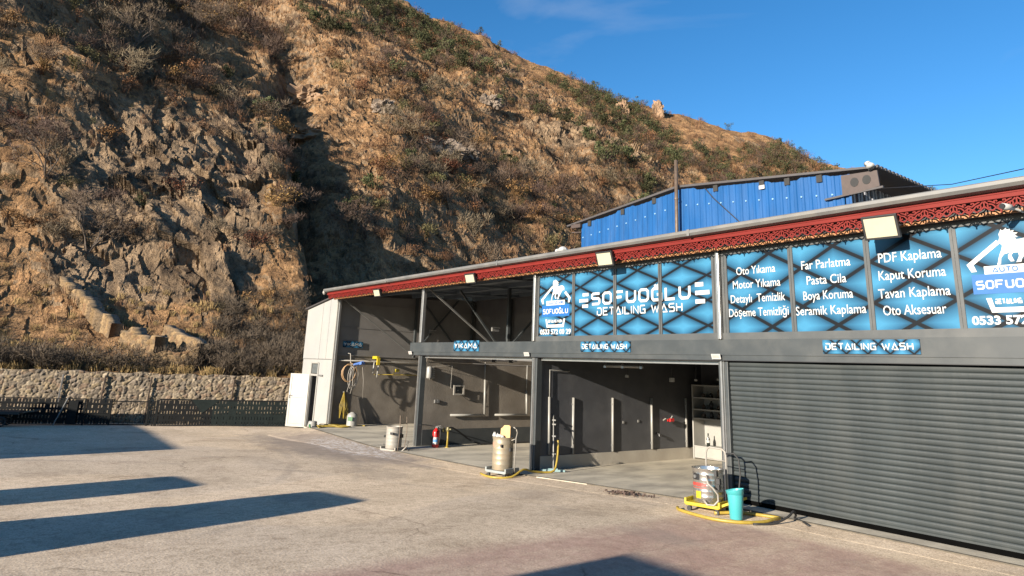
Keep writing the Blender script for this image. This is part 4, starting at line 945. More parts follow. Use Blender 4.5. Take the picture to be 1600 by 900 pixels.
for f, lb_ in ((.47, 'thin upright grey pipe on the stone wall behind the low cart'), (.545, 'thin upright rusty pipe on the stone wall behind the black fence sheet'), (.63, 'thin upright rusty pipe on the stone wall above the barred fence panel'), (.79, 'thin upright rusty pipe on the stone wall above the triangular fence sheet')):
    p = Wa + (Wb - Wa) * f; o = tag(MB().bar((p[0] + .10, p[1], -.5), (p[0] + .10 + .02, p[1] + .03, 1.32), .07, .05).build('drain_pipe', M['rusty'] if f > .5 else M['greyhose']), lb_, 'pipe', 'pipes on the stone wall')

# ------------------------------------------------------------------ fence of dark slotted sheets
F0 = np.array([-23.64, -9.77]); F1 = np.array([-20.55, -.42]); fd = (F1 - F0) / np.linalg.norm(F1 - F0); fn_ = np.array([fd[1], -fd[0]])
if fn_ @ (CAM[:2] - F0) < 0: fn_ = -fn_
FL = np.linalg.norm(F1 - F0)
def fp(a, z, n=0): q = F0 + fd * a + fn_ * n; return Vector((q[0], q[1], z))
def fbox(mb, a0, a1, z0, z1, n0=-.012, n1=.012):
    mb.obox((fp(a0, z0) + fp(a1, z1)) / 2 + Vector((fn_[0], fn_[1], 0)) * (n0 + n1) / 2, (fd[0], fd[1], 0), (fn_[0], fn_[1], 0), (0, 0, 1), (a1 - a0) / 2, (n1 - n0) / 2, (z1 - z0) / 2)
FE = thing('metal_fence', 'low black metal fence of slotted sheets and bars in front of the stone wall', 'fence', tuple(fp(0, -.46)))
def slotted(a0, a1, z0, z1, rows, pitch, slot, m, name='slotted_panel'):
    b = MB(); rh = (z1 - z0) / rows
    for r in range(rows + 1): fbox(b, a0, a1, z0 + r * rh - rh * .21, z0 + r * rh + rh * .21) if 0 < r < rows else fbox(b, a0, a1, z0 + r * rh - (.03 if r else 0), z0 + r * rh + (.03 if not r else 0))
    n = int((a1 - a0) / pitch); rg = random.Random(int(a0 * 7))
    for r in range(rows):
        for k in range(n + 1):
            a = a0 + k * pitch; w = pitch - slot
            if rg.random() < .22: w = pitch * 1.02
            fbox(b, a, min(a + w, a1), z0 + r * rh + rh * .2, z0 + (r + 1) * rh - rh * .2, -.010, .010)
    return b.build(name, m, FE)
g = -.44
slotted(-4.5, 2.55, g, .50, 5, .105, .040, M['fencepaint']); slotted(2.62, 3.42, g, .50, 5, .105, .040, M['fencepaint'])
b = MB()
for k in range(9): fbox(b, 3.46 + k * .155, 3.475 + k * .155, g, .44)
fbox(b, 3.42, 4.85, .40, .44); fbox(b, 3.42, 4.85, g, g + .04); b.build('bar_panel', M['fencepaint'], FE)
for a, w, t in ((2.58, .055, .50), (3.44, .05, .50), (4.72, .07, .50), (4.92, .05, .46), (5.02, .10, .50)):
    b = MB(); fbox(b, a - w / 2, a + w / 2, -.47, t, -.03, .03); b.build('post', M['fencepaint'], FE)
b = MB()
for a in (4.79, 4.86): fbox(b, a, a + .02, g, .42)
b.build('bar', M['fencepaint'], FE)
slotted(5.1, 7.0, g, .52, 5, .10, .026, M['fencepaint']); slotted(7.0, 9.95, g, .55, 5, .115, .024, M['fencegreen'])
b = MB(); b.prism([(6.2, .53), (7.25, .53), (6.63, .02)], lambda u, v, d: tuple(fp(u, v, d)), .014, .024); b.build('gusset_sheet', M['fencegreen'], FE)
b = MB(); fbox(b, 5.05, 9.95, .50, .545, -.02, .02); fbox(b, -4.5, 3.42, .30, .33, .012, .03); fbox(b, -4.5, 3.42, -.03, -.005, .012, .03); b.build('rail', M['fencepaint'], FE)
for a, t, lean in ((2.25, .46, .3), (1.35, .9, .1)):
    pass
o = thing('leaning_pole', 'grey pole leaning on the slotted fence near the low cart', 'pole', tuple(fp(1.75, -.45, .2)))
b = MB(); b.tube([fp(1.70, -.45, .25), fp(1.98, .50, .03)], .022, 8); b.build('pole', M['gutter'], o)
o = thing('board_sheet', 'dark upright sheet leaning on the fence beside the grey pole', 'board', tuple(fp(2.2, -.45, .1)))
b = MB(); b.obox(fp(2.2, .0, .08), (fd[0], fd[1], 0), (fn_[0], fn_[1], .1), (0, 0, 1), .15, .012, .43); b.build('sheet', M['fencepaint'], o)
# low cart in front of the fence
K0 = fp(-.1, -.46, .5); o = thing('handcart', 'low dark wooden cart with two wheels in front of the fence at the left edge', 'cart', tuple(K0))
def kp(a, n, z): return fp(a, z, n)
b = MB(); b.obox(kp(0.0, .6, .02), (fd[0], fd[1], 0), (fn_[0], fn_[1], 0), (0, 0, 1), .78, .38, .05); b.build('bed', M['black'], o)
b = MB(); b.bar(kp(.75, .35, .02), kp(1.25, .35, .10), .04); b.bar(kp(.75, .85, .02), kp(1.25, .85, .10), .04); b.bar(kp(1.25, .33, .1), kp(1.25, .87, .1), .04); b.build('handle', M['rusty'], o)
for n in (.28, .92):
    b = MB(); c = kp(.25, n, -.28); ax = Vector((fn_[0], fn_[1], 0)); e1 = Vector((fd[0], fd[1], 0))
    b.tube([c + (e1 * math.cos(2 * PI * k / 18) + Vector((0, 0, 1)) * math.sin(2 * PI * k / 18)) * .15 for k in range(18)], .028, 6, closed=True)
    for k in range(4): b.bar(c - (e1 * math.cos(PI * k / 4) + Vector((0, 0, 1)) * math.sin(PI * k / 4)) * .14, c + (e1 * math.cos(PI * k / 4) + Vector((0, 0, 1)) * math.sin(PI * k / 4)) * .14, .018)
    b.build('wheel', M['rubber'], o)
for a, n in ((-.55, .3), (-.55, .9)): b = MB(); b.bar(kp(a, n, -.46), kp(a + .1, n, -.02), .05); b.build('leg', M['rusty'], o)

# ------------------------------------------------------------------ ruins on the slope
def ruin(name, A0, A1, zb, zt, label, seed, th=.55, cell=(.30, .22), jag=.12): return voronoi_wall(name, A0, A1, zb, zt, cell, STM, .07, .04, th, label, 'ruined wall', seed, jag, np.array([.80, .66, .46]))
li = lambda a, c: (lambda f: a + (c - a) * f)
def ruin_px(pa, pb, h0_, h1_, label, seed, th=.5, jag=.12, sink=.5):
    (a0, t0_), (a1, t1_) = at_px(*pa), at_px(*pb); A0, A1 = to_xy(a0 * t0_, t0_), to_xy(a1 * t1_, t1_); z0_, z1_ = ray_z(pa, t0_), ray_z(pb, t1_)
    return ruin('ruined_wall', A0, A1, li(z0_ - sink, z1_ - sink), li(z0_ + h0_, z1_ + h1_), label, seed, th, (.24, .16), jag)
ruin_px((88, 458), (170, 530), .85, .75, 'long broken stone wall climbing the slope above the grass bank', 3, .6, .15)
ruin_px((186, 536), (238, 566), .75, .85, 'stub of ruined stone wall with a broken end beside the hut', 4, .6, .25)
ruin_px((252, 532), (304, 568), .70, .90, 'straight sloping side wall of the ruined hut', 6, .5, .05)
ruin_px((160, 574), (306, 580), .35, .95, 'low shaded front wall of the ruined hut', 8, .4, .12)

# ------------------------------------------------------------------ vacuum drums on trolleys
def vac(loc, rot, rad, hd, zbase, hh, label, dm, bm_, hm, cap=False):
    o = thing('drum_vacuum', label, 'vacuum cleaner', loc, 'drum vacuums standing before the bays'); x, y, z = loc
    c, s = math.cos(rot), math.sin(rot)
    def T(a, b_, h=0): return Vector((x + a * c - b_ * s, y + a * s + b_ * c, z + h))
    ax, ay, up = Vector((c, s, 0)), Vector((-s, c, 0)), Vector((0, 0, 1))
    z0 = zbase; r = rad
    prof = [(0, z0), (r * .97, z0), (r, z0 + .015)]
    for f in (.18, .34, .5, .66, .82): prof += [(r, z0 + hd * f - .012), (r * 1.014, z0 + hd * f), (r, z0 + hd * f + .012)]
    prof += [(r, z0 + hd - .05), (r * 1.03, z0 + hd - .045), (r * 1.035, z0 + hd - .02), (r * 1.06, z0 + hd - .012), (r * 1.06, z0 + hd), (r * .98, z0 + hd), (r * .96, z0 + hd - .012)]
    if cap: prof += [(r * .9, z0 + hd + .0), (r * .5, z0 + hd + .03), (0, z0 + hd + .035)]
    else: prof += [(r * .95, z0 + hd - .10), (r * .5, z0 + hd - .085), (0, z0 + hd - .08)]
    b = MB(); b.lathe(prof, (x, y, z), 40); d = b.build('drum', dm, o, True)
    m = d.modifiers.new('edge', 'EDGE_SPLIT'); m.split_angle = R(38)
    b = MB()
    w = r * 1.18
    b.obox(T(0, 0, z0 - .035), ax, ay, up, w, r * 1.08, .028); b.obox(T(-w, 0, z0 - .0), ax, ay, up, .02, r * 1.08, .05); b.obox(T(w, 0, z0 - .0), ax, ay, up, .02, r * 1.08, .05)
    t = b.build('trolley', bm_, o, bevel=.012)
    for i, j in ((-1, -1), (1, -1), (1, 1), (-1, 1)):
        b = MB(); p = T(i * w * .82, j * r * .88, 0); rw = max(.03, (z0 - .07) / 2)
        b.tube([p + ay * -.018 + up * rw, p + ay * .018 + up * rw], rw, 14); b.build('wheel', M['rubber'], o)
        q = MB(); q.obox(p + up * (rw + .012) + ay * .028, ax, ay, up, rw * .7, .006, rw + .012); q.obox(p + up * (2 * rw + .012), ax, ay, up, .03, .032, .008); q.build('caster_fork', M['zinc'], o)
    return o, T, ax, ay, up
# 1: grey drum near the first bay
L1 = (-10.42, -1.06, zg(-10.4))
o, T, ax, ay, up = vac(L1, .35, .228, .60, .10, 1.0, 'dented grey drum vacuum with thin upright handles by the first bay post', M['zinc'], M['zinc'], M['zinc'])
b = MB(); b.tube([T(.30, -.16, .06), T(.34, -.16, .55), T(.30, -.14, 1.02)], .011, 6); b.tube([T(.30, .12, .06), T(.36, .12, .55), T(.33, .12, .98)], .011, 6); b.bar(T(.33, -.16, .80), T(.345, .12, .80), .02); b.build('handle', M['rusty'], o)
b = MB(); b.obox(T(.26, -.02, .45), ax, ay, up, .03, .09, .05); b.obox(T(.12, -.235, .52), ax, ay, up, .06, .02, .03); b.obox(T(-.2, -.18, .42), ax, ay, up, .02, .02, .03); b.build('clasp', M['black'], o)
b = MB(); b.tube([T(.40, -.1, .05), T(.48, .02, .18), T(.45, .12, .30), T(.40, .06, .12)], .022, 8); b.tube([T(.42, -.2, .02), T(.55, -.05, .03), T(.5, .12, .1)], .014, 6); b.build('hose', M['greyhose'], o, True)
b = MB(); 
for a in (-.17, -.13): b.lathe([(.0, 0), (.013, 0), (.013, .012), (0, .012)], tuple(T(a - .03, -.20, .20)), 8)
b.build('bolt', M['black'], o)
# 2: stained drum with a wooden board
L2 = (-5.10, -1.18, zg(-5.0))
o, T, ax, ay, up = vac(L2, .25, .235, .70, .16, 1.0, 'stained tall drum vacuum with a wooden board stuck in its top on a grey trolley', M['dirtysteel'], M['greypaint'], M['zinc'])
b = MB(); b.tube([T(.31, .05, .10), T(.32, .05, .55), T(.33, .05, .85), T(.40, .0, .98), T(.41, -.06, 1.06)], .013, 8); b.tube([T(.33, .05, .84), T(.24, .0, .80)], .012, 6); b.tube([T(.41, -.06, 1.06), T(.36, -.1, 1.10)], .013, 8); b.build('handle', M['zinc'], o, True)
b = MB(); b.obox(T(.24, -.02, .60), ax, ay, up, .03, .05, .035); b.obox(T(.13, -.21, .68), ax, ay, up, .02, .03, .03); b.build('switch_box', M['black'], o)
b = MB()
for k in range(11):
    a0_ = -1.75 - .55 + k * .10; a1_ = a0_ + .10
    p0, p1 = (T(.2385 * math.cos(a0_), .2385 * math.sin(a0_), 0), T(.2385 * math.cos(a1_), .2385 * math.sin(a1_), 0))
    hh = .055 * math.sin(PI * (k + .5) / 11) + .01
    b.add([p0 + up * (.70 - hh), p1 + up * (.70 - hh), p1 + up * (.70 + hh), p0 + up * (.70 + hh)], [(0, 1, 2, 3)])
b.build('round_sticker', mat('faded_red_sticker', (.36, .19, .13), .6, 0, .25, 30), o)
w_ = thing('wooden_board', 'small light wooden board stuck upright in the stained drum vacuum', 'board', tuple(T(.06, -.02, .84)))
b = MB(); b.prism([(-.13, 0), (.155, 0), (.155, .30), (.11, .325), (-.02, .315), (-.07, .26), (-.115, .24)], lambda u, v, d: tuple(T(.06 + u, d, .80 + v)), -.03, -.012); b.build('board', M['wood'], w_)
w_ = thing('crumpled_rag', 'crumpled pale rag lying on the rim of the stained drum vacuum', 'rag', tuple(T(-.1, -.05, .86)))
b = MB(); rg = random.Random(5)
for k in range(6): b.lathe([(0, -.03), (.035 + .015 * rg.random(), -.01), (.028, .03), (.008, .06 * rg.random() + .03), (0, .04)], tuple(T(-.2 + .05 * k, -.12 + .03 * rg.random(), .865 + .015 * rg.random())), 7)
b.build('cloth', M['labelw'], w_)
# 3: polished drum on a yellow trolley
L3 = (.37, -1.0, .0)
o, T, ax, ay, up = vac(L3, 0.20, .250, .53, .15, 1.15, 'polished steel drum vacuum on a bright yellow trolley with a chrome push handle', M['steel'], M['yellow'], M['chrome'])
b = MB(); b.tube([T(-.16, .29, .12), T(-.16, .29, .88), T(-.14, .29, .95), T(-.09, .29, .985), T(.14, .29, .97), T(.19, .29, .93), T(.20, .29, .87), T(.20, .29, .12)], .016, 10); b.bar(T(-.16, .29, .80), T(.20, .29, .78), .014); b.build('handle', M['zinc'], o, True)
b = MB(); b.obox(T(.42, .05, .19), ax + up * .45, ay, up, .13, .25, .02); b.bar(T(.53, -.14, .02), T(.53, -.14, .30), .045); b.build('fork_plate', M['yellow'], o)
def wrap(mb, a0, a1, z0, z1, r=.268, n=10):
    r -= .015
    for k in range(n):
        p = a0 + (a1 - a0) * k / n; q = a0 + (a1 - a0) * (k + 1) / n
        mb.add([T(r * math.cos(p), r * math.sin(p), z0), T(r * math.cos(q), r * math.sin(q), z0), T(r * math.cos(q), r * math.sin(q), z1), T(r * math.cos(p), r * math.sin(p), z1)], [(0, 1, 2, 3)])
b = MB(); wrap(b, -2.25, -1.72, .50, .60, .2745); b.build('control_panel', M['black'], o)
b = MB(); b.lathe([(0, 0), (.028, 0), (.028, .02), (0, .02)], (0, 0, 0), 14); mm_ = Matrix.Translation(T(.262 * math.cos(-2.0), .262 * math.sin(-2.0), .55)) @ Vector((math.cos(-2.0 + .2), math.sin(-2.0 + .2), 0)).to_track_quat('Z', 'Y').to_matrix().to_4x4(); b.xform(mm_); b.build('dial', M['gutter'], o)
b = MB(); wrap(b, -2.0, -1.62, .22, .33, .2725); b.build('yellow_sticker', M['yellow'], o)
q = MB(); techno(q, 'TEKNOVAK', 0, 1, 0, 1, 0, .2)
a0_, a1_ = -2.42, -1.22
q.v = [tuple(T((.2598 - p[1] * .4) * math.cos(a0_ + (a1_ - a0_) * p[0]), (.2598 - p[1] * .4) * math.sin(a0_ + (a1_ - a0_) * p[0]), .405 + .055 * p[2])) for p in q.v]; q.build('lettering', M['labelr'], o)
b = MB(); wrap(b, -2.38, -1.25, .375, .385, .2728); b.build('print_line', M['labelr'], o)
b = MB(); b.tube([T(.10, -.28, .60), T(.12, -.31, .54), T(.15, -.32, .47), T(.22, -.31, .42), T(.28, -.25, .32), T(.28, -.24, .22), T(.22, -.28, .15), T(.12, -.31, .15), T(.06, -.31, .21)], .016, 10); b.build('hose', M['greyhose'], o, True)
b = MB()
for a, z in ((.20, .62), (.25, .50), (.24, .42)): b.obox(T(a, -.14, z), ax, ay, up, .03, .03, .045)
b.build('clasp', M['black'], o)
b = MB(); b.tube([T(.20, .29, .90), T(.34, .30, .92), T(.42, .30, .84), T(.45, .28, .6), T(.44, .2, .3), T(.5, .1, .03)], .014, 8); b.build('cable', M['rubber'], o, True)
# bucket, hoses
o = thing('bucket', 'turquoise plastic bucket with a pouring lip beside the polished vacuum', 'bucket', (1.02, -1.18, zg(1)))
x, y, z = 1.02, -1.18, 0.008
n = 36; vs = []; rows = [(.105, 0), (.112, .01), (.138, .40), (.138, .405), (.148, .41), (.150, .47), (.153, .475), (.150, .478), (.146, .47), (.134, .40), (.108, .02), (0.0, .02)]
b = MB()
for r, h in rows:
    for k in range(n):
        a = 2 * PI * k / n; lip = max(0, math.cos(a - R(205))) ** 10; hi = h / .478
        rr_ = r * (1 + .16 * lip * max(0, (hi - .78) / .22)); vs.append((x + rr_ * .88 * math.cos(a), y + rr_ * .88 * math.sin(a), z + .9 * h - .05 * max(0, (hi - .8) / .2) * (math.cos(a - R(205)) * .5 - .2)))
b.add(vs, [(i * n + k, i * n + (k + 1) % n, (i + 1) * n + (k + 1) % n, (i + 1) * n + k) for i in range(len(rows) - 1) for k in range(n)] + [tuple(range(n))[::-1]])
b.build('body', M['turq'], o, True)
def hose(name, pts, r, m, label, sub=3):
    P_ = [Vector(p) for p in pts]; Q = []
    for i in range(len(P_) - 1):
        p0, p1, p2, p3 = P_[max(i - 1, 0)], P_[i], P_[i + 1], P_[min(i + 2, len(P_) - 1)]
        for k in range(sub):
            t = k / sub; Q.append(.5 * ((2 * p1) + (-p0 + p2) * t + (2 * p0 - 5 * p1 + 4 * p2 - p3) * t * t + (-p0 + 3 * p1 - 3 * p2 + p3) * t ** 3))
    Q.append(P_[-1]); return tag(MB().tube(Q, r, 8).build(name, m, None, True), label, 'hose')
hose('suction_hose', [(.02, -1.38, .03), (.15, -1.5, .03), (.45, -1.58, .03), (.9, -1.62, .03), (1.25, -1.45, .03), (1.42, -1.1, .03), (1.45, -.8, .05), (1.38, -.55, .03), (1.1, -.62, .03), (.85, -.9, .05), (.62, -1.2, .03)], .026, M['yhose'], 'dusty yellow hose curled on the ground round the turquoise bucket')
hose('power_cable', [(1.40, -1.30, .015), (1.55, -1.0, .02), (1.62, -.7, .10), (1.6, -.5, .16), (1.55, -.35, .08), (1.5, -.3, .02), (1.7, -.4, .015), (1.9, -.6, .015)], .018, M['rubber'], 'black cable looped on the ground between the bucket and the shutter')
# hose between the stained drum and the squeegee, squeegee itself
zq = zg(-5)
hose('supply_hose', [(-5.55, -1.45, zq + .03), (-5.2, -1.55, zq + .03), (-4.9, -1.5, zq + .03), (-4.72, -1.2, zq + .05), (-4.75, -.85, zq + .18), (-4.8, -.55, zq + .12), (-4.8, -.2, zf(-4.8) + .03), (-4.72, .05, zf(-4.8) + .06), (-4.8, .22, zf(-4.8) + .30), (-4.93, .36, zf(-4.8) + .58), (-4.95, .37, zf(-4.8) + .70)], .024, M['yhose'], 'yellow hose running from the stained drum vacuum up to the squeegee pole')
o = thing('squeegee', 'long handled floor squeegee leaning on the black wall with a teal head', 'squeegee', (-4.95, .30, zf(-4.95)))
zq = zf(-4.95); p0 = Vector((-4.93, .22, zq + .05)); p1 = Vector((-5.39, .60, 1.10))
b = MB(); b.tube([p0, p1], .014, 8); b.build('pole', M['pvc'], o, True)
b = MB(); b.obox(Vector((-4.93, .20, zq + .035)), (.62, .78, 0), (-.78, .62, 0), (0, 0, 1), .29, .04, .022); b.obox(Vector((-4.93, .20, zq + .06)), (.62, .78, 0), (-.78, .62, 0), (0, 0, 1), .12, .025, .02); b.build('head', M['tealgrey'], o)
b = MB()
for f in (.28, .60, .82, .9): c = p0.lerp(p1, f); b.obox(c + Vector((.02, .01, 0)), (1, .3, 0), (-.3, 1, 0), (0, 0, 1), .05, .022, .016)
b.build('wall_clip', M['gutter'], o)
# debris heap on the apron
o = thing('debris_heap', 'small heap of dark wet leaves and dirt swept on the apron edge', 'debris', (-1.55, -.92, -.05)); b = MB(); rg = random.Random(9)
for k in range(150):
    a = rg.gauss(0, .22); c = rg.gauss(0, .075); h = max(0, .05 - .25 * abs(a) * .5 - c * c * 2) * rg.random()
    px, py = -1.55 + a, -.92 + .25 * a + c; r = .012 + .03 * rg.random(); zz = zg(px) + .022 + h
    n_ = Vector((rg.gauss(0, 1), rg.gauss(0, 1), rg.gauss(0, .6))).normalized(); t1 = n_.orthogonal().normalized(); t2 = n_.cross(t1)
    p = Vector((px, py, zz + r * .5)); b.add([p + t1 * r, p + t2 * r * .7, p - t1 * r, p - t2 * r * .7, p + n_ * r * .5], [(0, 1, 4), (1, 2, 4), (2, 3, 4), (3, 0, 4), (0, 3, 2, 1)])
b.build('heap', mat('wet_dirt', (.07, .045, .035), .8, 0, .5, 40), o)

# ------------------------------------------------------------------ things in the first bay
zw = zf(-17.0)
def coil(c, ry, rz_, n, r0_=.0, ax=(0, 1, 0), tilt=0, seed=1, xo=.06):
    rg = random.Random(seed); P_ = []
    for i in range(n * 14 + 1):
        a = 2 * PI * i / 14; k = 1 + .12 * math.sin(a * .37 + seed) ; P_.append((c[0] + xo * math.sin(a * .5 + seed), c[1] + ry * k * math.sin(a) + .01 * (i / 14), c[2] - rz_ + rz_ * k * math.cos(a)))
    return P_
o = thing('hose_reel_arm', 'swivel wall arm with blue head and hanging loops of grey and orange hose', 'hose arm', (-17.5, .8, 2.0))
b = MB(); b.tube([(-17.6, .60, 2.52), (-17.35, .60, 2.50), (-17.3, .62, 2.10)], .02, 8); b.tube([(-17.3, .62, 2.10), (-17.1, .92, 2.14)], .016, 8); b.build('arm', M['zinc'], o)
b = MB(); b.tube([(-17.22, .70, 2.08), (-17.02, 1.02, 2.20)], .055, 10); b.obox((-17.05, .98, 2.16), (1, .3, .2), (-.3, 1, 0), (0, 0, 1), .06, .10, .05); b.build('head', M['bluehose'], o)
b = MB(); b.tube(coil((-17.25, .55, 2.12), .30, .34, 2, seed=2), .016, 6); b.build('hose', mat('orange_tan_hose', (.42, .26, .13), .5), o, True)
b = MB(); b.tube(coil((-17.2, .70, 2.05), .17, .42, 3, seed=5, xo=.10), .013, 6); b.tube([(-17.2, .6, 2.1), (-17.2, .62, 1.5), (-17.2, .52, 1.1), (-17.2, .66, 1.0), (-17.2, .72, 1.3), (-17.2, .70, 2.0)], .013, 6); b.tube([(-17.15, 1.05, 2.05), (-17.1, 1.12, 1.5), (-17.12, 1.16, .85)], .010, 6); b.build('cable', M['greyhose'], o, True)
o = thing('swivel_bracket', 'yellow swivel bracket with two hanging spray lances on the first bay wall', 'bracket', (-17.5, 1.75, 2.2))
b = MB(); b.obox((-17.4, 1.72, 2.40), (1, 0, 0), (0, 1, 0), (0, 0, 1), .20, .05, .055); b.obox((-17.22, 1.75, 2.25), (1, 0, 0), (0, 1, 0), (0, 0, 1), .04, .06, .14); b.build('bracket', M['yellow'], o)
b = MB(); b.tube([(-17.3, 1.62, 2.22), (-17.3, 1.60, 1.80)], .028, 8); b.tube([(-17.22, 1.78, 2.15), (-17.22, 1.74, 1.64)], .030, 8); b.build('lance', M['pvc'], o, True)
o = thing('wall_rail', 'yellowish rail with a yellow holder along the first bay wall', 'rail', (-17.5, 2.7, 1.76))
b = MB(); b.tube([(-17.5, 1.75, 1.74), (-17.5, 4.9, 1.78)], .018, 8); b.build('rail', M['yhose'], o, True)
b = MB(); b.lathe([(0, -.06), (.09, -.05), (.10, 0), (.08, .06), (0, .07)], (-17.45, 2.75, 1.92), 12); b.bar((-17.5, 2.6, 1.78), (-17.45, 2.7, 1.9), .03); b.build('holder', M['yellow'], o)
o = tag(MB().tube([(-17.56, .25, 2.24), (-17.56, 6.0, 2.26)], .025, 8).build('wall_pipe', M['zinc'], None, True), 'grey pipe running along the top of the first bay wall', 'pipe')
o = thing('hose_coil', 'long yellow hose hung in narrow loops in the first bay corner', 'hose', (-17.4, .55, .0))
b = MB(); rg = random.Random(4)
for k in range(5):
    y0 = .44 + .045 * k; dz = .05 * rg.random(); b.tube([(-17.42 + .02 * k, y0 - .03 - .05 * (k % 3), .1 + dz), (-17.45 + .02 * k, y0 - .05, .55), (-17.5 + .01 * k, .53, 1.02 + .02 * k), (-17.45, y0 + .10, .6), (-17.4 + .02 * k, y0 + .08 + .02 * (k % 3), .08 + dz)], .011, 6)
b.build('loops', M['yhose'], o, True)
b = MB(); b.tube([(-17.6, .53, 1.05), (-17.45, .53, 1.07)], .015, 6); b.build('hook', M['zinc'], o)
rg = random.Random(12); pts = [(-17.3, .5, .0)]
for k in range(26): pts.append((-16.9 + rg.uniform(-.45, .6), -.25 + rg.uniform(-.55, .7), 0))
pts = [(p[0], p[1], (zf(p[0]) if p[1] > -.85 else zg(p[0])) + .02 + .012 * (i % 4)) for i, p in enumerate(pts)]
hose('floor_hose', pts + [(-17.0, .9, zw + .02), (-16.7, 1.15, zw + .02)], .015, M['yhose'], 'tangle of thin yellow hose lying on the floor at the first bay corner', 5)
def jerry(loc, r, h, label, lid=True, cone=0):
    o = thing('canister', label, 'canister', loc, 'white canisters by the annex'); x, y, z = loc
    prof = [(0, 0), (r * (1 + cone), 0), (r * (1 + cone), .03), (r, h * .3), (r, h * .72), (r * .82, h * .88), (r * .45, h * .95), (r * .40, h), (0, h)] if not cone else [(0, 0), (r * 1.25, 0), (r * 1.2, .04), (r * .75, h * .95), (r * .68, h), (0, h)]
    b = MB(); b.lathe(prof, (x, y, z), 24); b.build('body', M['pvc'], o, True); return o
o = jerry((-16.95, .72, zw), .20, .50, 'white plastic canister with a dark label on the first bay floor', True)
b = MB(); b.obox((-16.80, .565, zw + .27), (.75, .66, 0), (.66, -.75, 0), (0, 0, 1), .09, .008, .07); b.build('label', M['greenp'], o)
o = jerry((-17.05, -.78, zg(-17.0)), .20, .45, 'white cone shaped bucket upside down by the annex corner', False, .3)
b = MB(); b.tube([(-16.85, -.98, zg(-17) + .30), (-16.72, -1.02, zg(-17) + .36), (-16.68, -1.0, zg(-17) + .2), (-16.75, -1.05, zg(-17) + .05)], .03, 8); b.tube([(-16.72, -1.02, zg(-17) + .1), (-16.6, -1.1, zg(-17) + .02), (-16.5, -.95, zg(-17) + .02)], .02, 8); tag(b.build('green_nozzle', M['greenp'], None, True), 'dark green spray nozzle hanging beside the upturned white bucket', 'nozzle')

# ------------------------------------------------------------------ things in the second bay
xw = -10.90
def pipe_thing(pts_thin, pts_thick, label, xx=xw + .05):
    o = thing('wall_pipe', label, 'pipe', (xx, pts_thick[0][0], pts_thick[0][1]), 'white pipes on the bay walls')
    b = MB(); b.tube([(xx, y, z) for y, z in pts_thin], .016, 8); b.build('thin_pipe', M['pvc'], o, True)
    b = MB()
    for a, c in zip(pts_thick[:-1], pts_thick[1:]): b.tube([(xx, *a), (xx, *c)], .034, 10)
    b.build('tube', M['pvc'], o, True)
pipe_thing([(2.38, 2.35), (2.40, 1.75)], [(2.40, 1.78), (2.44, .68), (1.12, .69)], 'white angled pipe in the middle of the second bay wall')
pipe_thing([(4.18, 2.30), (4.18, 1.45)], [(4.18, 1.45), (4.22, .67), (2.87, .68)], 'white angled pipe at the far end of the second bay wall')
o = thing('water_filter', 'white upright filter cylinder with grey ribs high on the second bay wall', 'filter', (xw + .1, .2, 1.75))
b = MB(); b.lathe([(0, -.18), (.075, -.18), (.085, -.15), (.085, .13), (.07, .17), (0, .18)], (xw + .12, .20, 1.97), 16); b.build('body', M['pvc'], o, True)
b = MB()
for k in range(5): b.box(xw + .02, xw + .14, .30, .40, 1.80 + .06 * k, 1.83 + .06 * k)
b.box(xw, xw + .03, .28, .42, 1.76, 2.15); b.tube([(xw + .02, .35, 2.15), (xw + .25, .95, 2.2), (xw + .2, .97, 1.5)], .006, 5); b.build('ribs', M['zinc'], o)
o = thing('wall_frame', 'small square frame standing off the second bay wall with a dark centre', 'frame', (xw + .1, 1.35, 1.4))
b = MB()
for y0, y1, z0, z1 in ((1.14, 1.19, 1.30, 1.60), (1.50, 1.55, 1.30, 1.60), (1.19, 1.50, 1.30, 1.34), (1.19, 1.50, 1.56, 1.60)): b.box(xw + .10, xw + .14, y0, y1, z0, z1)
b.box(xw, xw + .10, 1.30, 1.34, 1.42, 1.46); b.build('frame', M['zinc'], o)
b = MB(); b.box(xw + .02, xw + .09, 1.22, 1.48, 1.36, 1.54); b.build('box', M['grey'], o)
b = MB(); b.tube([(xw + .1, 1.4, 1.34), (xw + .12, 1.7, 1.15), (xw + .06, 2.1, 1.08)], .008, 5); b.build('cable', M['rubber'], o)
o = thing('wall_socket', 'small dark double socket on the second bay wall', 'socket', (xw, .6, 1.1)); b = MB(); b.box(xw - .02, xw + .035, .52, .60, 1.05, 1.15); b.box(xw - .02, xw + .035, .615, .70, 1.05, 1.15); b.build('body', M['gutter'], o, bevel=.008)
o = thing('fire_extinguisher', 'red fire extinguisher with a white and blue label at the second bay wall', 'fire extinguisher', (-10.42, .36, zf(-10.4)))
x, y, z = -10.42, .36, zf(-10.4)
b = MB(); b.lathe([(0, 0), (.10, 0), (.105, .02), (.105, .42), (.095, .47), (.06, .51), (.035, .53), (.03, .56), (0, .56)], (x, y, z), 24); b.build('cylinder', M['redlac'], o, True)
b = MB(); b.lathe([(.1058, .10), (.1065, .10), (.1065, .30), (.1058, .30)], (x, y, z), 24); b.f = [f for f in b.f if all((Vector(b.v[i]) - Vector((x, y, z))).dot(Vector((.7, -.6, 0))) > .05 for i in f)]; b.build('label', M['labelw'], o)
b = MB(); b.lathe([(.1072, .16), (.1078, .16), (.1078, .24), (.1072, .24)], (x, y, z), 24); b.f = [f for f in b.f if all((Vector(b.v[i]) - Vector((x, y, z))).dot(Vector((.7, -.6, 0))) > .07 for i in f)]; b.build('label_band', M['labelb'], o)
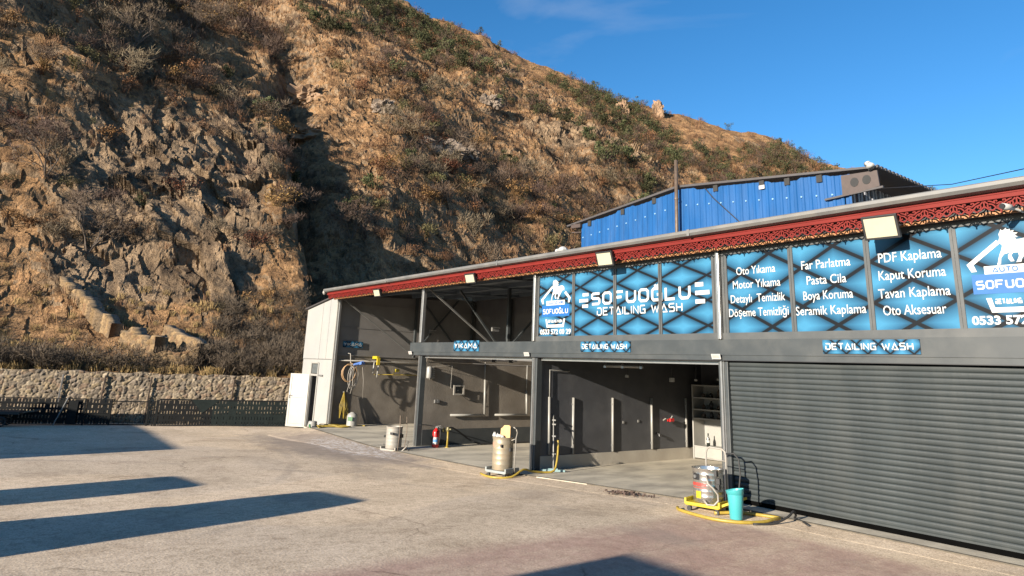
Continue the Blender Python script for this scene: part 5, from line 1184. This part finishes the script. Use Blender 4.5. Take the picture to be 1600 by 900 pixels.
b = MB(); b.obox((x + .02, y, z + .575), (.8, .5, 0), (-.5, .8, 0), (0, 0, 1), .045, .018, .018); b.bar((x, y, z + .60), (x + .13, y + .08, z + .63), .02); b.bar((x, y, z + .585), (x + .12, y + .07, z + .575), .016); b.build('valve_handle', M['black'], o)
b = MB(); b.tube([(x + .05, y + .02, z + .57), (x + .15, y + .05, z + .50), (x + .16, y + .05, z + .3), (x + .13, y + .04, z + .12)], .013, 8); b.build('hose', M['rubber'], o, True)
o = thing('standpipe', 'short brass standpipe with dark taps beside the red extinguisher', 'tap', (-10.3, .70, zf(-10.3)))
x, y, z = -10.30, .70, zf(-10.3)
b = MB(); b.tube([(x, y, z), (x, y, z + .48)], .03, 10); b.lathe([(.07, 0), (.07, .015), (.03, .02)], (x, y, z), 14); b.build('pipe', M['yhose'], o, True)
b = MB(); b.lathe([(0, 0), (.05, 0), (.06, .05), (.04, .12), (0, .13)], (x, y, z + .46), 10); b.bar((x - .12, y - .05, z + .50), (x + .10, y + .05, z + .53), .035); b.bar((x - .08, y - .1, z + .42), (x - .1, y - .1, z + .56), .03); b.build('tap', mat('brass_dark', (.12, .10, .03), .5), o)
hose('tap_hose', [(-10.3, .72, zf(-10.3) + .55), (-10.35, .9, zf(-10) + .55), (-10.5, 1.3, zf(-10) + .38), (-10.55, 1.7, zf(-10) + .16), (-10.5, 2.1, zf(-10) + .04), (-10.5, 2.9, zf(-10) + .03), (-10.5, 3.6, zf(-10) + .03), (-10.45, 4.6, zf(-10) + .03)], .026, M['rubber'], 'thick dark hose running from the brass standpipe along the second bay wall')
hose('wall_hose', [(-10.75, -.02, .42), (-10.8, .2, .42), (-10.75, .5, .38), (-10.5, .62, .36), (-10.35, .66, .34)], .014, M['rubber'], 'thin dark hose sagging from the post to the standpipe behind the extinguisher')
# junction fittings in the open roof space
for x, y, z, lb in ((-17.42, 4.25, 3.55, 'small grey box fitting on the far brace seen through the second bay roof space'), (-10.85, 2.70, 3.42, 'small grey box fitting on the near braces of the second bay')):
    o = thing('junction_box', lb, 'junction box', (x, y, z)); b = MB(); b.box(x, x + .07, y - .14, y + .14, z - .05, z + .07); b.build('box', M['gutter'], o); b = MB(); b.box(x + .07, x + .10, y - .17, y + .17, z + .06, z + .08); b.build('lid', M['silver'], o)
for i, (y, z) in enumerate(((3.0, 2.38), (4.0, 2.36))): pass
o = thing('tube_light', 'white tube light hung under the ceiling of the second bay', 'tube light', (-8.6, .7, 2.38)); b = MB(); b.tube([(-8.9, .8, 2.36), (-7.2, .8, 2.38)], .02, 8); b.build('tube', M['pvc'], o, True); b = MB(); b.box(-8.3, -8.18, .76, .84, 2.33, 2.48); b.box(-7.5, -7.4, .76, .84, 2.33, 2.48); b.build('holder', M['black'], o)

# ------------------------------------------------------------------ things in the third bay
xw = -5.405
o = thing('tube_light', 'white upright wall tube with a conduit beside the squeegee', 'tube light', (xw + .05, .46, .15), 'upright white tubes on the black wall')
b = MB(); b.tube([(xw + .020, .47, .17), (xw + .020, .44, 1.53)], .033, 12); b.build('tube', M['pvc'], o, True); b = MB(); b.tube([(xw + .03, .44, 1.52), (xw + .03, .43, 2.18), (xw + .03, 1.10, 2.16)], .013, 8); b.build('conduit', M['pvc'], o, True)
lbs = ['first free white upright wall tube right of the squeegee', 'second free white upright wall tube right of the squeegee', 'third free white upright wall tube near the red spray gun', 'last white upright wall tube beside the white shelves']
for y, lb in zip((1.27, 2.71, 4.28, 5.80), lbs):
    o = thing('tube_light', lb, 'tube light', (xw + .06, y, .15), 'upright white tubes on the black wall')
    b = MB(); b.tube([(xw + .020, y, .155), (xw + .020, y, 1.515)], .033, 12); b.build('tube', M['pvc'], o, True)
    b = MB(); b.box(xw - .01, xw + .035, y - .036, y + .036, .30, .34); b.box(xw - .01, xw + .035, y - .036, y + .036, 1.33, 1.37); b.build('clip', M['gutter'], o)
o = thing('spray_gun', 'red and white spray gun hung on the black wall', 'spray gun', (xw + .1, 4.95, .9))
b = MB(); b.obox((xw + .10, 5.0, .92), (1, 0, 0), (0, 1, 0), (0, 0, 1), .06, .09, .045); b.build('body', M['redlac'], o, bevel=.01); b = MB(); b.tube([(xw + .10, 4.92, .95), (xw + .14, 4.72, .96), (xw + .12, 4.65, .92)], .018, 8); b.tube([(xw + .1, 5.0, .95), (xw + .12, 5.05, 1.03)], .015, 8); b.build('nozzle', M['pvc'], o)
o = thing('wall_tap', 'small dark tap low on the black wall between the white tubes', 'tap', (xw + .05, 4.5, .55)); b = MB(); b.tube([(xw, 4.52, .55), (xw + .08, 4.52, .55), (xw + .09, 4.52, .49)], .03, 8); b.build('tap', M['black'], o)
for y, z in ((3.15, .88), (3.75, .90)):
    o = thing('wall_socket', 'small dark socket in the middle of the black wall', 'socket', (xw, y, z), 'dark sockets on the black wall'); b = MB(); b.box(xw - .02, xw + .015, y - .035, y + .035, z - .035, z + .035); b.build('body', M['gutter'], o, bevel=.006)
o = thing('lamp_bar', 'grey lamp bar hung under the beam of the black bay', 'lamp', (-3.0, .5, 2.3))
b = MB(); b.tube([(-3.62, .6, 2.32), (-2.45, .6, 2.32)], .03, 8); b.build('bar', M['zinc'], o, True); b = MB()
for x in (-3.6, -3.05, -2.5): b.lathe([(0, -.05), (.045, -.05), (.045, .0), (.02, .06), (0, .06)], (x, .6, 2.33), 10)
b.build('holder', M['silver'], o)
for (x, y, z, w), lb in zip(((-5.25, 3.1, 2.09, .10), (-4.6, 4.2, 2.04, .16), (-3.95, 4.4, 2.06, .07), (-3.1, 4.2, 2.1, .06)), ('small pale spotlight under the ceiling nearest the squeegee', 'largest pale spotlight under the ceiling of the black bay', 'small spotlight under the ceiling right of the largest one', 'tiny spotlight under the ceiling nearest the shelves')):
    o = thing('spotlight', lb, 'spotlight', (x, y, z)); b = MB(); b.box(x - w / 2, x + w / 2, y, y + .05, z - w * .35, z + w * .35); b.build('head', M['labelw'], o, bevel=.008); b = MB(); b.tube([(x, y + .03, z), (x, y + .05, 2.84)], .01, 6); b.build('stem', M['black'], o)
# white shelving at the back
o = thing('shelf_unit', 'white shelf unit in the back corner of the black bay', 'shelf', (-4.6, 6.3, -.1))
b = MB(); x0, x1, y0, y1 = -5.28, -3.6, 5.95, 6.5
b.box(x0, x0 + .04, y0, y1, -.15, 1.92); b.box(x1 - .04, x1, y0, y1, -.15, 1.92); b.box(x0 + .04, x1 - .04, y1 - .03, y1, -.15, 1.92); b.build('frame', M['pvc'], o)
for z in (.18, .95, 1.20, 1.53, 1.88): b = MB(); b.box(x0 + .041, x1 - .041, y0 + .01, y1 - .031, z, z + .035); b.build('shelf', M['pvc'], o)
b = MB(); b.box(x0 + .041, x1 - .041, y0 + .02, y0 + .045, -.12, .178); b.build('door', M['pvc'], o)
o = thing('spray_bottle', 'dark bottle standing on the lit white shelf', 'bottle', (-4.85, 6.1, .215)); b = MB(); b.lathe([(0, 0), (.05, 0), (.05, .20), (.02, .28), (.018, .36), (0, .36)], (-4.85, 6.1, .216), 14); b.build('body', M['bottle'], o, True); b = MB(); b.lathe([(.0505, .10), (.0515, .10), (.0515, .17), (.0505, .17)], (-4.85, 6.1, .216), 14); b.build('label', M['labelw'], o)
rg = random.Random(8)
for z, n in ((1.236, 4), (1.566, 3), (.986, 4)):
    for k in range(n):
        x = -5.05 + k * .27; h = .10 + .14 * rg.random(); o = thing('shelf_bottle', 'dark bottle standing in the shade on the white shelves', 'bottle', (x, 6.2, z), 'dark goods on the white shelves'); b = MB(); b.lathe([(0, 0), (.06, 0), (.06, h * .7), (.025, h * .85), (.025, h), (0, h)], (x, 6.2, z), 10); b.build('body', M['black'] if k % 2 else M['rusty'], o, True)

# ------------------------------------------------------------------ vegetation
def leaf_mat(name, c0, c1, rough=.8):
    m = bpy.data.materials.new(name); m.use_nodes = True; t = m.node_tree; b = t.nodes['Principled BSDF']; setin(b, 'Roughness', rough); setin(b, 'Specular IOR Level', .2)
    at = t.nodes.new('ShaderNodeAttribute'); at.attribute_name = 'tint'; r = t.nodes.new('ShaderNodeValToRGB'); r.color_ramp.elements[0].color = (*c0, 1); r.color_ramp.elements[1].color = (*c1, 1)
    t.links.new(at.outputs['Fac'], r.inputs[0]); oi = t.nodes.new('ShaderNodeObjectInfo'); hv = t.nodes.new('ShaderNodeHueSaturation'); mv = t.nodes.new('ShaderNodeMath'); mv.operation = 'MULTIPLY_ADD'; mv.inputs[1].default_value = .75; mv.inputs[2].default_value = .62
    mh = t.nodes.new('ShaderNodeMath'); mh.operation = 'MULTIPLY_ADD'; mh.inputs[1].default_value = .05; mh.inputs[2].default_value = .475
    t.links.new(oi.outputs['Random'], mv.inputs[0]); t.links.new(oi.outputs['Random'], mh.inputs[0]); t.links.new(r.outputs[0], hv.inputs['Color']); t.links.new(mv.outputs[0], hv.inputs['Value']); t.links.new(mh.outputs[0], hv.inputs['Hue']); t.links.new(hv.outputs[0], b.inputs['Base Color']); return m
VM = {'bare': leaf_mat('bare_twigs', (.060, .043, .031), (.165, .118, .082)), 'oak': leaf_mat('russet_leaves', (.075, .038, .018), (.23, .115, .048)),
      'green': leaf_mat('juniper_green', (.018, .025, .010), (.085, .085, .036)), 'thicket': leaf_mat('dark_thicket', (.035, .026, .020), (.105, .075, .055)), 'grass': leaf_mat('dry_grass', (.11, .068, .032), (.29, .19, .085)), 'olive': leaf_mat('olive_scrub', (.042, .038, .017), (.14, .110, .050))}
def shrub_arrays(kind, n, seed):
    """unit-size shrub: stems plus n small leaf or twig faces spread through an uneven crown; returns quads as (n,4,3) and a tint"""
    rg = np.random.default_rng(seed); Q = []; tint = []
    lobes = [(rg.normal(0, .26), rg.normal(0, .26), .38 + .45 * rg.random(), .22 + .20 * rg.random()) for _ in range(9)]
    if kind == 'green': lobes = [(rg.normal(0, .20), rg.normal(0, .20), .15 + .75 * i / 9, .34 - .22 * i / 9 + .05 * rg.random()) for i in range(9)]
    if kind in ('grass',): lobes = [(0, 0, .1, .2)]
    lb = np.array(lobes)
    def face(c, d, w, l, tn):
        d = d / (np.linalg.norm(d) + 1e-9); s = np.cross(d, rg.normal(size=3)); s = s / (np.linalg.norm(s) + 1e-9) * w
        Q.append([c - s - d * l, c + s - d * l, c + s * .6 + d * l, c - s * .6 + d * l]); tint.append(tn)
    if kind == 'grass':
        for _ in range(n):
            a = rg.random() * 6.28; o = rg.normal(0, .22, 2); d = np.array([math.cos(a) * .5, math.sin(a) * .5, 1.0 + rg.random()]); c = np.array([o[0], o[1], .2]) + d * .10; face(c, d, .018, .26 + .2 * rg.random(), rg.random())
    else:
        k = int(n * (.55 if kind == 'bare' else 1.0))
        for _ in range(n):
            q = lb[rg.integers(len(lb))]; v = rg.normal(size=3); v /= np.linalg.norm(v); rad = q[3] * (rg.random() ** .45)
            c = np.array(q[:3]) + v * rad * np.array([1, 1, .85]); c[2] = max(c[2], .03)
            if kind == 'bare': face(c, v + np.array([0, 0, .9]) + rg.normal(0, .5, 3), .0065, .055 + .06 * rg.random(), rg.random())
            elif kind == 'oak' or kind == 'olive':
                if rg.random() < .35: face(c, v + np.array([0, 0, .8]), .007, .07, .1 * rg.random())
                else: face(c, rg.normal(size=3), .020 + .014 * rg.random(), .026, .15 + .85 * rg.random())
            else: face(c, v * .7 + np.array([0, 0, .8]) + rg.normal(0, .4, 3), .016 + .012 * rg.random(), .045, rg.random())
        for q in lobes:                                              # stems and boughs
            p0 = np.array([rg.normal(0, .04), rg.normal(0, .04), -.08]); p3 = np.array(q[:3]); pm = (p0 + p3) / 2 + rg.normal(0, .05, 3)
            for a, c in ((p0, pm), (pm, p3)):
                for tw in range(2):
                    d = c - a; s = np.cross(d, np.array([1, .3, 0]) if tw else np.array([0, 1, .2])); s = s / (np.linalg.norm(s) + 1e-9) * (.016 if a is p0 else .010)
                    Q.append([a - s, a + s, c + s * .6, c - s * .6]); tint.append(.15)
    return np.array(Q, np.float32), np.array(tint, np.float32)
def quads_mesh(name, Q, tint, m):
    v = Q.reshape(-1, 3); f = np.arange(len(v)).reshape(-1, 4)
    me = bpy.data.meshes.new(name); me.vertices.add(len(v)); me.vertices.foreach_set('co', v.ravel()); me.loops.add(len(v)); me.loops.foreach_set('vertex_index', f.astype(np.int32).ravel())
    me.polygons.add(len(f)); me.polygons.foreach_set('loop_start', np.arange(0, len(v), 4, dtype=np.int32)); me.update(calc_edges=True)
    a = me.attributes.new('tint', 'FLOAT', 'POINT'); a.data.foreach_set('value', np.repeat(tint, 4)); me.materials.append(m); return me
# candidate spots on the slope
spt = np.stack([azf, tf], 1); vis_n = NA * NT
edge = np.zeros((NA, NT), bool); 
# vegetation density by area (cells get larger with distance) and place
Agrid = (tf * (azg[1] - azg[0])) * np.gradient(TGRID, axis=1).ravel()
clump = fbm(np.stack([XY0 / 16, XY1 / 16, 0 * XY0 + 3], 1), 3); elev = (H - 2.2) / tf
inview = (azf > -1.0) & (azf < .80) & (tf > np.repeat(tst, NT) + 2.5)
ridge_g = Wr * sstep(.72, 1.0, elev / np.interp(azf, A_, E_))                   # towards the sky line
dens = np.clip(.40 + 2.2 * clump, .02, 1.7) * (1 - .62 * Wr * (1 - sstep(.14, .28, elev))) * (1 - .85 * rock) * inview
dens_green = dens * (.10 + 2.4 * ridge_g + .55 * Wr * sstep(.0, .25, azf) * (clump > .0)) ; dens_oak = dens * (.35 + .35 * (1 - Wr)); dens_bare = dens * (.65 + .75 * (1 - Wr))
behind = (azf > .2) & (elev < .15)
def pick(dn, n, seed):
    rg = np.random.default_rng(seed); p = dn * Agrid * (~behind); p = np.clip(p, 0, None); p /= p.sum(); return rg.choice(len(p), n, replace=False, p=p)
var = {}
for kd, nm, n in (('bare', 'bare_shrub', 620), ('oak', 'oak_shrub', 520), ('green', 'juniper_bush', 620), ('olive', 'scrub_bush', 480)):
    var[kd] = [quads_mesh(nm, *shrub_arrays(kd, n, 100 * i + len(kd)), VM[kd]) for i in range(4)]
LBL = {'bare': ('bare_shrub', 'grey brown leafless shrub on the dry hillside', 'shrub', 'leafless shrubs on the hillside'),
       'oak': ('oak_shrub', 'bushy shrub with withered russet leaves on the dry hillside', 'shrub', 'russet shrubs on the hillside'),
       'green': ('juniper_bush', 'dark green conifer bush on the dry hillside', 'bush', 'green bushes on the hillside'),
       'olive': ('scrub_bush', 'dull olive brown scrub bush on the dry hillside', 'bush', 'olive scrub bushes on the hillside')}
rg = random.Random(77); taken = []
def size_of(kd, i):
    return {'bare': rg.uniform(1.6, 3.6), 'oak': rg.uniform(1.3, 3.0), 'green': rg.uniform(1.2, 3.2), 'olive': rg.uniform(1.1, 2.4)}[kd] * (.42 + .58 * min(1.25, max(0, tf[i] - 30) / 60))
cand = []
for kd, dn, n in (('bare', dens_bare, 2600), ('oak', dens_oak, 1500), ('green', dens_green, 1700), ('olive', dens, 1700)):
    for i in pick(dn, n, len(kd) * 7): cand.append((kd, i, size_of(kd, i)))
cand.sort(key=lambda c: -c[2] / tf[c[1]])
LIM = {'bare': 110, 'oak': 75, 'green': 75, 'olive': 38}; cnt = dict.fromkeys(LIM, 0); rest = {k: [] for k in LIM}
for kd, i, s in cand:
    if cnt[kd] < LIM[kd]:
        nm, lb, ct, gp = LBL[kd]; o = link(bpy.data.objects.new(nm, var[kd][cnt[kd] % 4])); cnt[kd] += 1
        o.location = VT[i] + (0, 0, -.05); o.rotation_euler = (rg.uniform(-.1, .1), rg.uniform(-.1, .1), rg.uniform(0, 6.28)); o.scale = (s * rg.uniform(.8, 1.25), s * rg.uniform(.8, 1.25), s * rg.uniform(.7, 1.05)); tag(o, lb, ct, gp)
    else: rest[kd].append((i, s))
# the many smaller shrubs and the grass read as one mass
def scatter(name, items, kd, n, m, label, cat, zoff=-.03, flat=(.7, 1.0), seed=3):
    rgn = np.random.default_rng(seed); out = []; tt = []; tpl = [shrub_arrays(kd, n, 900 + seed * 10 + j) for j in range(5)]
    for k, (p, s) in enumerate(items):
        Q, t = tpl[k % 5]; a = rgn.random() * 6.28; c, sn = math.cos(a), math.sin(a); q = Q.copy(); x = q[..., 0] * c - q[..., 1] * sn; y = q[..., 0] * sn + q[..., 1] * c
        hz_ = rgn.uniform(*flat); out.append(np.stack([x * s + p[0], y * s + p[1], q[..., 2] * s * hz_ + p[2] + zoff], -1)); tt.append(np.clip(t + rgn.normal(0, .12), 0, 1))
    o = link(bpy.data.objects.new(name, quads_mesh(name, np.concatenate(out), np.concatenate(tt), m))); tag(o, label, cat, kind='stuff'); return o
for kd, n in (('bare', 150), ('oak', 130), ('green', 170), ('olive', 130)):
    scatter(LBL[kd][0] + '_cover', [(VT[i], s) for i, s in rest[kd]], kd, n, VM[kd], {'bare': 'mass of small leafless scrub over the hillside', 'oak': 'mass of small russet scrub over the hillside', 'green': 'mass of small green scrub along the ridge', 'olive': 'mass of small olive scrub over the hillside'}[kd], 'scrub', seed=len(kd))
lo_ = pick(np.clip(.35 + 1.6 * clump + .25, .05, 1.6) * (1 - .7 * rock) * inview, 5200, 57)
for kd, a_, b_, n_, ms in (('bare', 0, 2200, 60, 'low leafless twig scrub dotted over the hillside'), ('oak', 2200, 3800, 55, 'low russet scrub dotted over the hillside'), ('olive', 3800, 5200, 55, 'low olive scrub dotted over the hillside')):
    scatter('low_scrub', [(VT[i], rg.uniform(.5, 1.25) * (.5 + tf[i] / 150)) for i in lo_[a_:b_]], kd, n_, VM[kd], ms, 'scrub', seed=40 + n_ + len(kd))
gi_ = pick(np.clip(.25 + clump + .3, .03, 1.4) * (1 - .6 * rock) * inview * sstep(-1, 0, -Agrid + 0) * 1.0 + 1e-9 * inview, 9000, 31)
scatter('grass_tussocks', [(VT[i], rg.uniform(.5, 1.1) * (.6 + tf[i] / 160)) for i in gi_], 'grass', 26, VM['grass'], 'dry straw coloured grass tussocks over the hillside', 'grass', seed=2)
near = np.nonzero((azf > -1.0) & (azf < -.24) & (tf < np.repeat(tst, NT) + 8.5) & (tf > np.repeat(tst, NT) + 1.0))[0]; nst = np.nonzero((azf > -1.0) & (azf < -.24) & (tf < np.repeat(tst, NT) + 1.3))[0]; nsel = np.concatenate([RNG.choice(nst, 230, replace=False), RNG.choice(near, 260, replace=False)])
scatter('bank_grass', [(VT[i], rg.uniform(.25, .6)) for i in nsel], 'grass', 40, VM['grass'], 'dry brown grass and weeds along the bank above the stone wall', 'grass', seed=6)
ok_ = ~((azf[near] > -.74) & (azf[near] < -.42) & (H[near] > 1.55)); near2 = np.concatenate([near[ok_], nst]); br = RNG.choice(near2, 520, replace=False)
scatter('bank_brush', [(VT[i], rg.uniform(.5, 1.3)) for i in br], 'bare', 210, VM['thicket'], 'tangled leafless brush along the bank above the stone wall', 'brush', seed=8)
# a few taller bare trees on the left spur, each with trunk and twigs
def bare_tree(az, t, h, seed, label):
    k = int(np.argmin(np.abs(azg - az))); j = int(np.argmin(np.abs(TGRID[k] - t))); base = VT[k * NT + j]; rg_ = random.Random(seed)
    o = thing('bare_tree', label, 'tree', tuple(base)); b = MB(); tips = []
    def grow(p, d, l, r, lev):
        q = p + d * l; m = (p + q) / 2 + Vector((rg_.gauss(0, .04), rg_.gauss(0, .04), 0)) * l; b.tube([p, m, q], [r, r * .85, r * .65], 5 if lev < 2 else 3, cap=False)
        if lev >= 4: tips.append((q, d)); return
        for _ in range(3 if lev < 3 else 4):
            nd = (d + Vector((rg_.gauss(0, .55), rg_.gauss(0, .55), rg_.gauss(.12, .3)))).normalized(); grow(q if rg_.random() < .75 else m, nd, l * rg_.uniform(.62, .85), r * .6, lev + 1)
    for _ in range(3): grow(Vector(base) - Vector((0, 0, .1)), Vector((rg_.gauss(0, .3), rg_.gauss(0, .3), 1)).normalized(), h * .30, h * .014, 0)
    b.build('trunk', M['bark'], o)
    Q, tn = [], []
    for q, d in tips:
        for _ in range(9):
            e = (d + Vector((rg_.gauss(0, .7), rg_.gauss(0, .7), rg_.gauss(.1, .5)))).normalized(); s = e.orthogonal().normalized() * .010; l = h * rg_.uniform(.03, .08); w = q - Vector(base)
            Q.append([w - s, w + s, w + e * l + s * .4, w + e * l - s * .4]); tn.append(rg_.random())
    c = link(bpy.data.objects.new('crown', quads_mesh('crown', np.array(Q, np.float32), np.array(tn, np.float32), VM['bare']))); c.parent = o
bare_tree(-.615, 62, 7.0, 1, 'wide leafless tree in the upper left above the rocky shoulder')
bare_tree(-.70, 41, 4.2, 2, 'leafless tree with pale trunk left of the shaded rock hollow')
bare_tree(-.62, 38.5, 4.2, 3, 'upright dense leafless tree at the edge of the shaded rock hollow')
bare_tree(-.74, 74, 6.0, 4, 'leafless tree high at the upper left edge of the slope')
bare_tree(-.52, 92, 6.5, 5, 'branching leafless tree near the top of the left spur')
bare_tree(-.235, 56, 3.6, 6, 'low leafless tree right of the dark gully above the eave')
# rock outcrops
ORK = mat('orange_rock', (.26, .165, .095), .9, 0, .3, 1.2, .8, 4, dirt=(.16, .11, .08), dirt_amt=.8, dirt_scale=1.5); GRK = mat('grey_rock', (.20, .155, .115), .9, 0, .3, 1.2, .8, 4, dirt=(.12, .10, .09), dirt_amt=.8, dirt_scale=1.5)
def outcrop(az, t, sx, sy, sz, m, label, seed):
    k = int(np.argmin(np.abs(azg - az))); j = int(np.argmin(np.abs(TGRID[k] - t))); base = VT[k * NT + j]
    nu, nv = 64, 40; th = np.linspace(0, 2 * PI, nu, endpoint=False); ph = np.linspace(-.5 * PI, .5 * PI, nv); TH, PH = np.meshgrid(th, ph, indexing='ij')
    p = np.stack([np.cos(PH) * np.cos(TH), np.cos(PH) * np.sin(TH), np.sin(PH)], -1).reshape(-1, 3); p = np.sign(p) * np.abs(p) ** .7
    q = p * (1.6, 1.6, 1.6) + seed * 7.7; f = facets(q * np.array([1.1, 1.1, .6])) * .55 + facets(q * 2.4 + 3) * .25 + .12 * fbm(q * 3, 3); p = p * (.62 + f)[:, None]
    a = YAW; x = p[:, 0] * sx; y = p[:, 1] * sy; v = np.stack([base[0] + x * math.cos(a) - y * math.sin(a), base[1] + x * math.sin(a) + y * math.cos(a), base[2] + p[:, 2] * sz + sz * .25], 1)
    i0 = (np.arange(nu)[:, None] * nv + np.arange(nv - 1)[None, :]).ravel(); i1 = (((np.arange(nu) + 1) % nu)[:, None] * nv + np.arange(nv - 1)[None, :]).ravel()
    o = np_mesh('rock_outcrop', v, np.stack([i0, i1, i1 + 1, i0 + 1], 1), m, False); tag(o, label, 'rock')
for i, (px, py, sx, sy, sz, m, lb) in enumerate(((1027, 180, 3.4, 3.0, 6.0, ORK, 'tall orange rock tooth just below the ridge line'), (972, 178, 2.8, 2.6, 5.0, ORK, 'lower orange rock left of the tall rock tooth'), (680, 240, 4.2, 2.2, 2.0, GRK, 'row of grey boulders in the middle of the sunlit slope'),
        (725, 248, 2.6, 1.8, 1.7, GRK, 'small split boulder at the right end of the grey boulder row'), (482, 157, 3.2, 2.4, 2.2, ORK, 'pale square rock block by the top of the dark gully'), (478, 218, 3.4, 2.0, 1.5, ORK, 'flat pale rock ledge beside the dark gully'),
        (765, 165, 2.6, 2, 1.8, GRK, 'brown rock ledge below the ridge in the middle'), (775, 118, 3.2, 2.0, 1.7, ORK, 'orange brown rock ledge close under the ridge bushes'), (600, 175, 2.0, 1.5, 1.4, GRK, 'small pale boulder among scrub right of the gully'))):
    az, t = at_px(px, py); q_ = .42 if i < 2 else .62; outcrop(az, t, sx * q_, sy * q_, sz * q_, m, lb, i + 1)

# ------------------------------------------------------------------ the street side behind the camera (it throws the long shadows)
def house(x0, x1, y0, y1, h, label):
    o = thing('house', label, 'house', ((x0 + x1) / 2, (y0 + y1) / 2, 0)); b = MB(); b.box(x0, x1, y0, y1, -.6, h); b.build('wall', M['render'], o)
    b = MB(); b.box(x0 - .0, x1 + .0, y0 - .25, y1 + .0, h + .002, h + .12); b.build('roof', M['darkroof'], o)
    x = x0 + 1.2
    while x < x1 - 1.5:
        b = MB(); b.box(x, x + 1.1, y1 + .002, y1 + .04, .9, 2.2); w = b.build('window', M['pvc'], o); b = MB(); b.box(x + .08, x + 1.02, y1 + .041, y1 + .05, .98, 2.12); b.build('pane', M['bottle'], w); x += 2.6
    return o
house(3.72, 16.5, -24, -17.6, 3.32, 'low rendered house across the yard behind the viewer')
house(-21.5, -11.2, -26, -19.6, 3.05, 'low rendered house at the street end behind the viewer')
def van(cx, yf, w, h, label, turn=0):
    o = thing('parked_van', label, 'van', (cx, yf - 2.4, 0), 'vans parked along the yard'); gz = zg(cx); o.rotation_euler = (0, 0, R(turn))
    b = MB(); out = [(0, .35), (0, .95), (.12, 1.10), (.75, 1.30), (1.35, h - .12), (1.6, h), (4.7, h), (4.85, h - .1), (4.9, .35)]
    hw = w / 2; rows = [(-hw, .0), (-hw + .0, .0)]
    secs = [(-1.0, .00), (-.97, .06), (-.84, .14), (.84, .14), (.97, .06), (1.0, 0)]
    vs = []
    for fx_, inc in ((-1.0, .16), (-.96, .05), (-.82, 0), (.82, 0), (.96, .05), (1.0, .16)):
        for a, z in out: vs.append((cx + fx_ * hw, yf - a, gz + z - (inc if z > h - .3 else 0)))
    n = len(out); m_ = 6
    b.add(vs, [(i * n + k, (i + 1) * n + k, (i + 1) * n + (k + 1) % n, i * n + (k + 1) % n) for i in range(m_ - 1) for k in range(n)] + [tuple(range(n))[::-1], tuple((m_ - 1) * n + k for k in range(n))])
    b.build('body', M['vanpaint'], o)
    b = MB(); b.add([(cx - hw * .85, yf - .76, gz + 1.32), (cx + hw * .85, yf - .76, gz + 1.32), (cx + hw * .78, yf - 1.30, gz + h - .18), (cx - hw * .78, yf - 1.30, gz + h - .18)], [(0, 1, 2, 3)]); b.v = [(p[0], p[1] + .03, p[2] + .02) for p in b.v]; b.build('windscreen', M['bottle'], o)
    for sx in (-1, 1):
        for a in (.9, 3.9):
            b = MB(); b.tube([(cx + sx * (hw - .18), yf - a, gz + .33), (cx + sx * (hw + .01), yf - a, gz + .33)], .33, 20); b.build('wheel', M['rubber'], o)
        b = MB(); b.box(cx + sx * hw * .72 - .12, cx + sx * hw * .72 + .12, yf - .02, yf + .012, gz + .78, gz + .94); b.build('headlight', M['labelw'], o)
van(-2.75, -12.55, 1.75, 2.22, 'white van parked at the near side of the yard', 17); van(-6.0, -14.2, 1.6, 2.2, 'white van parked at the street side of the yard', 10)
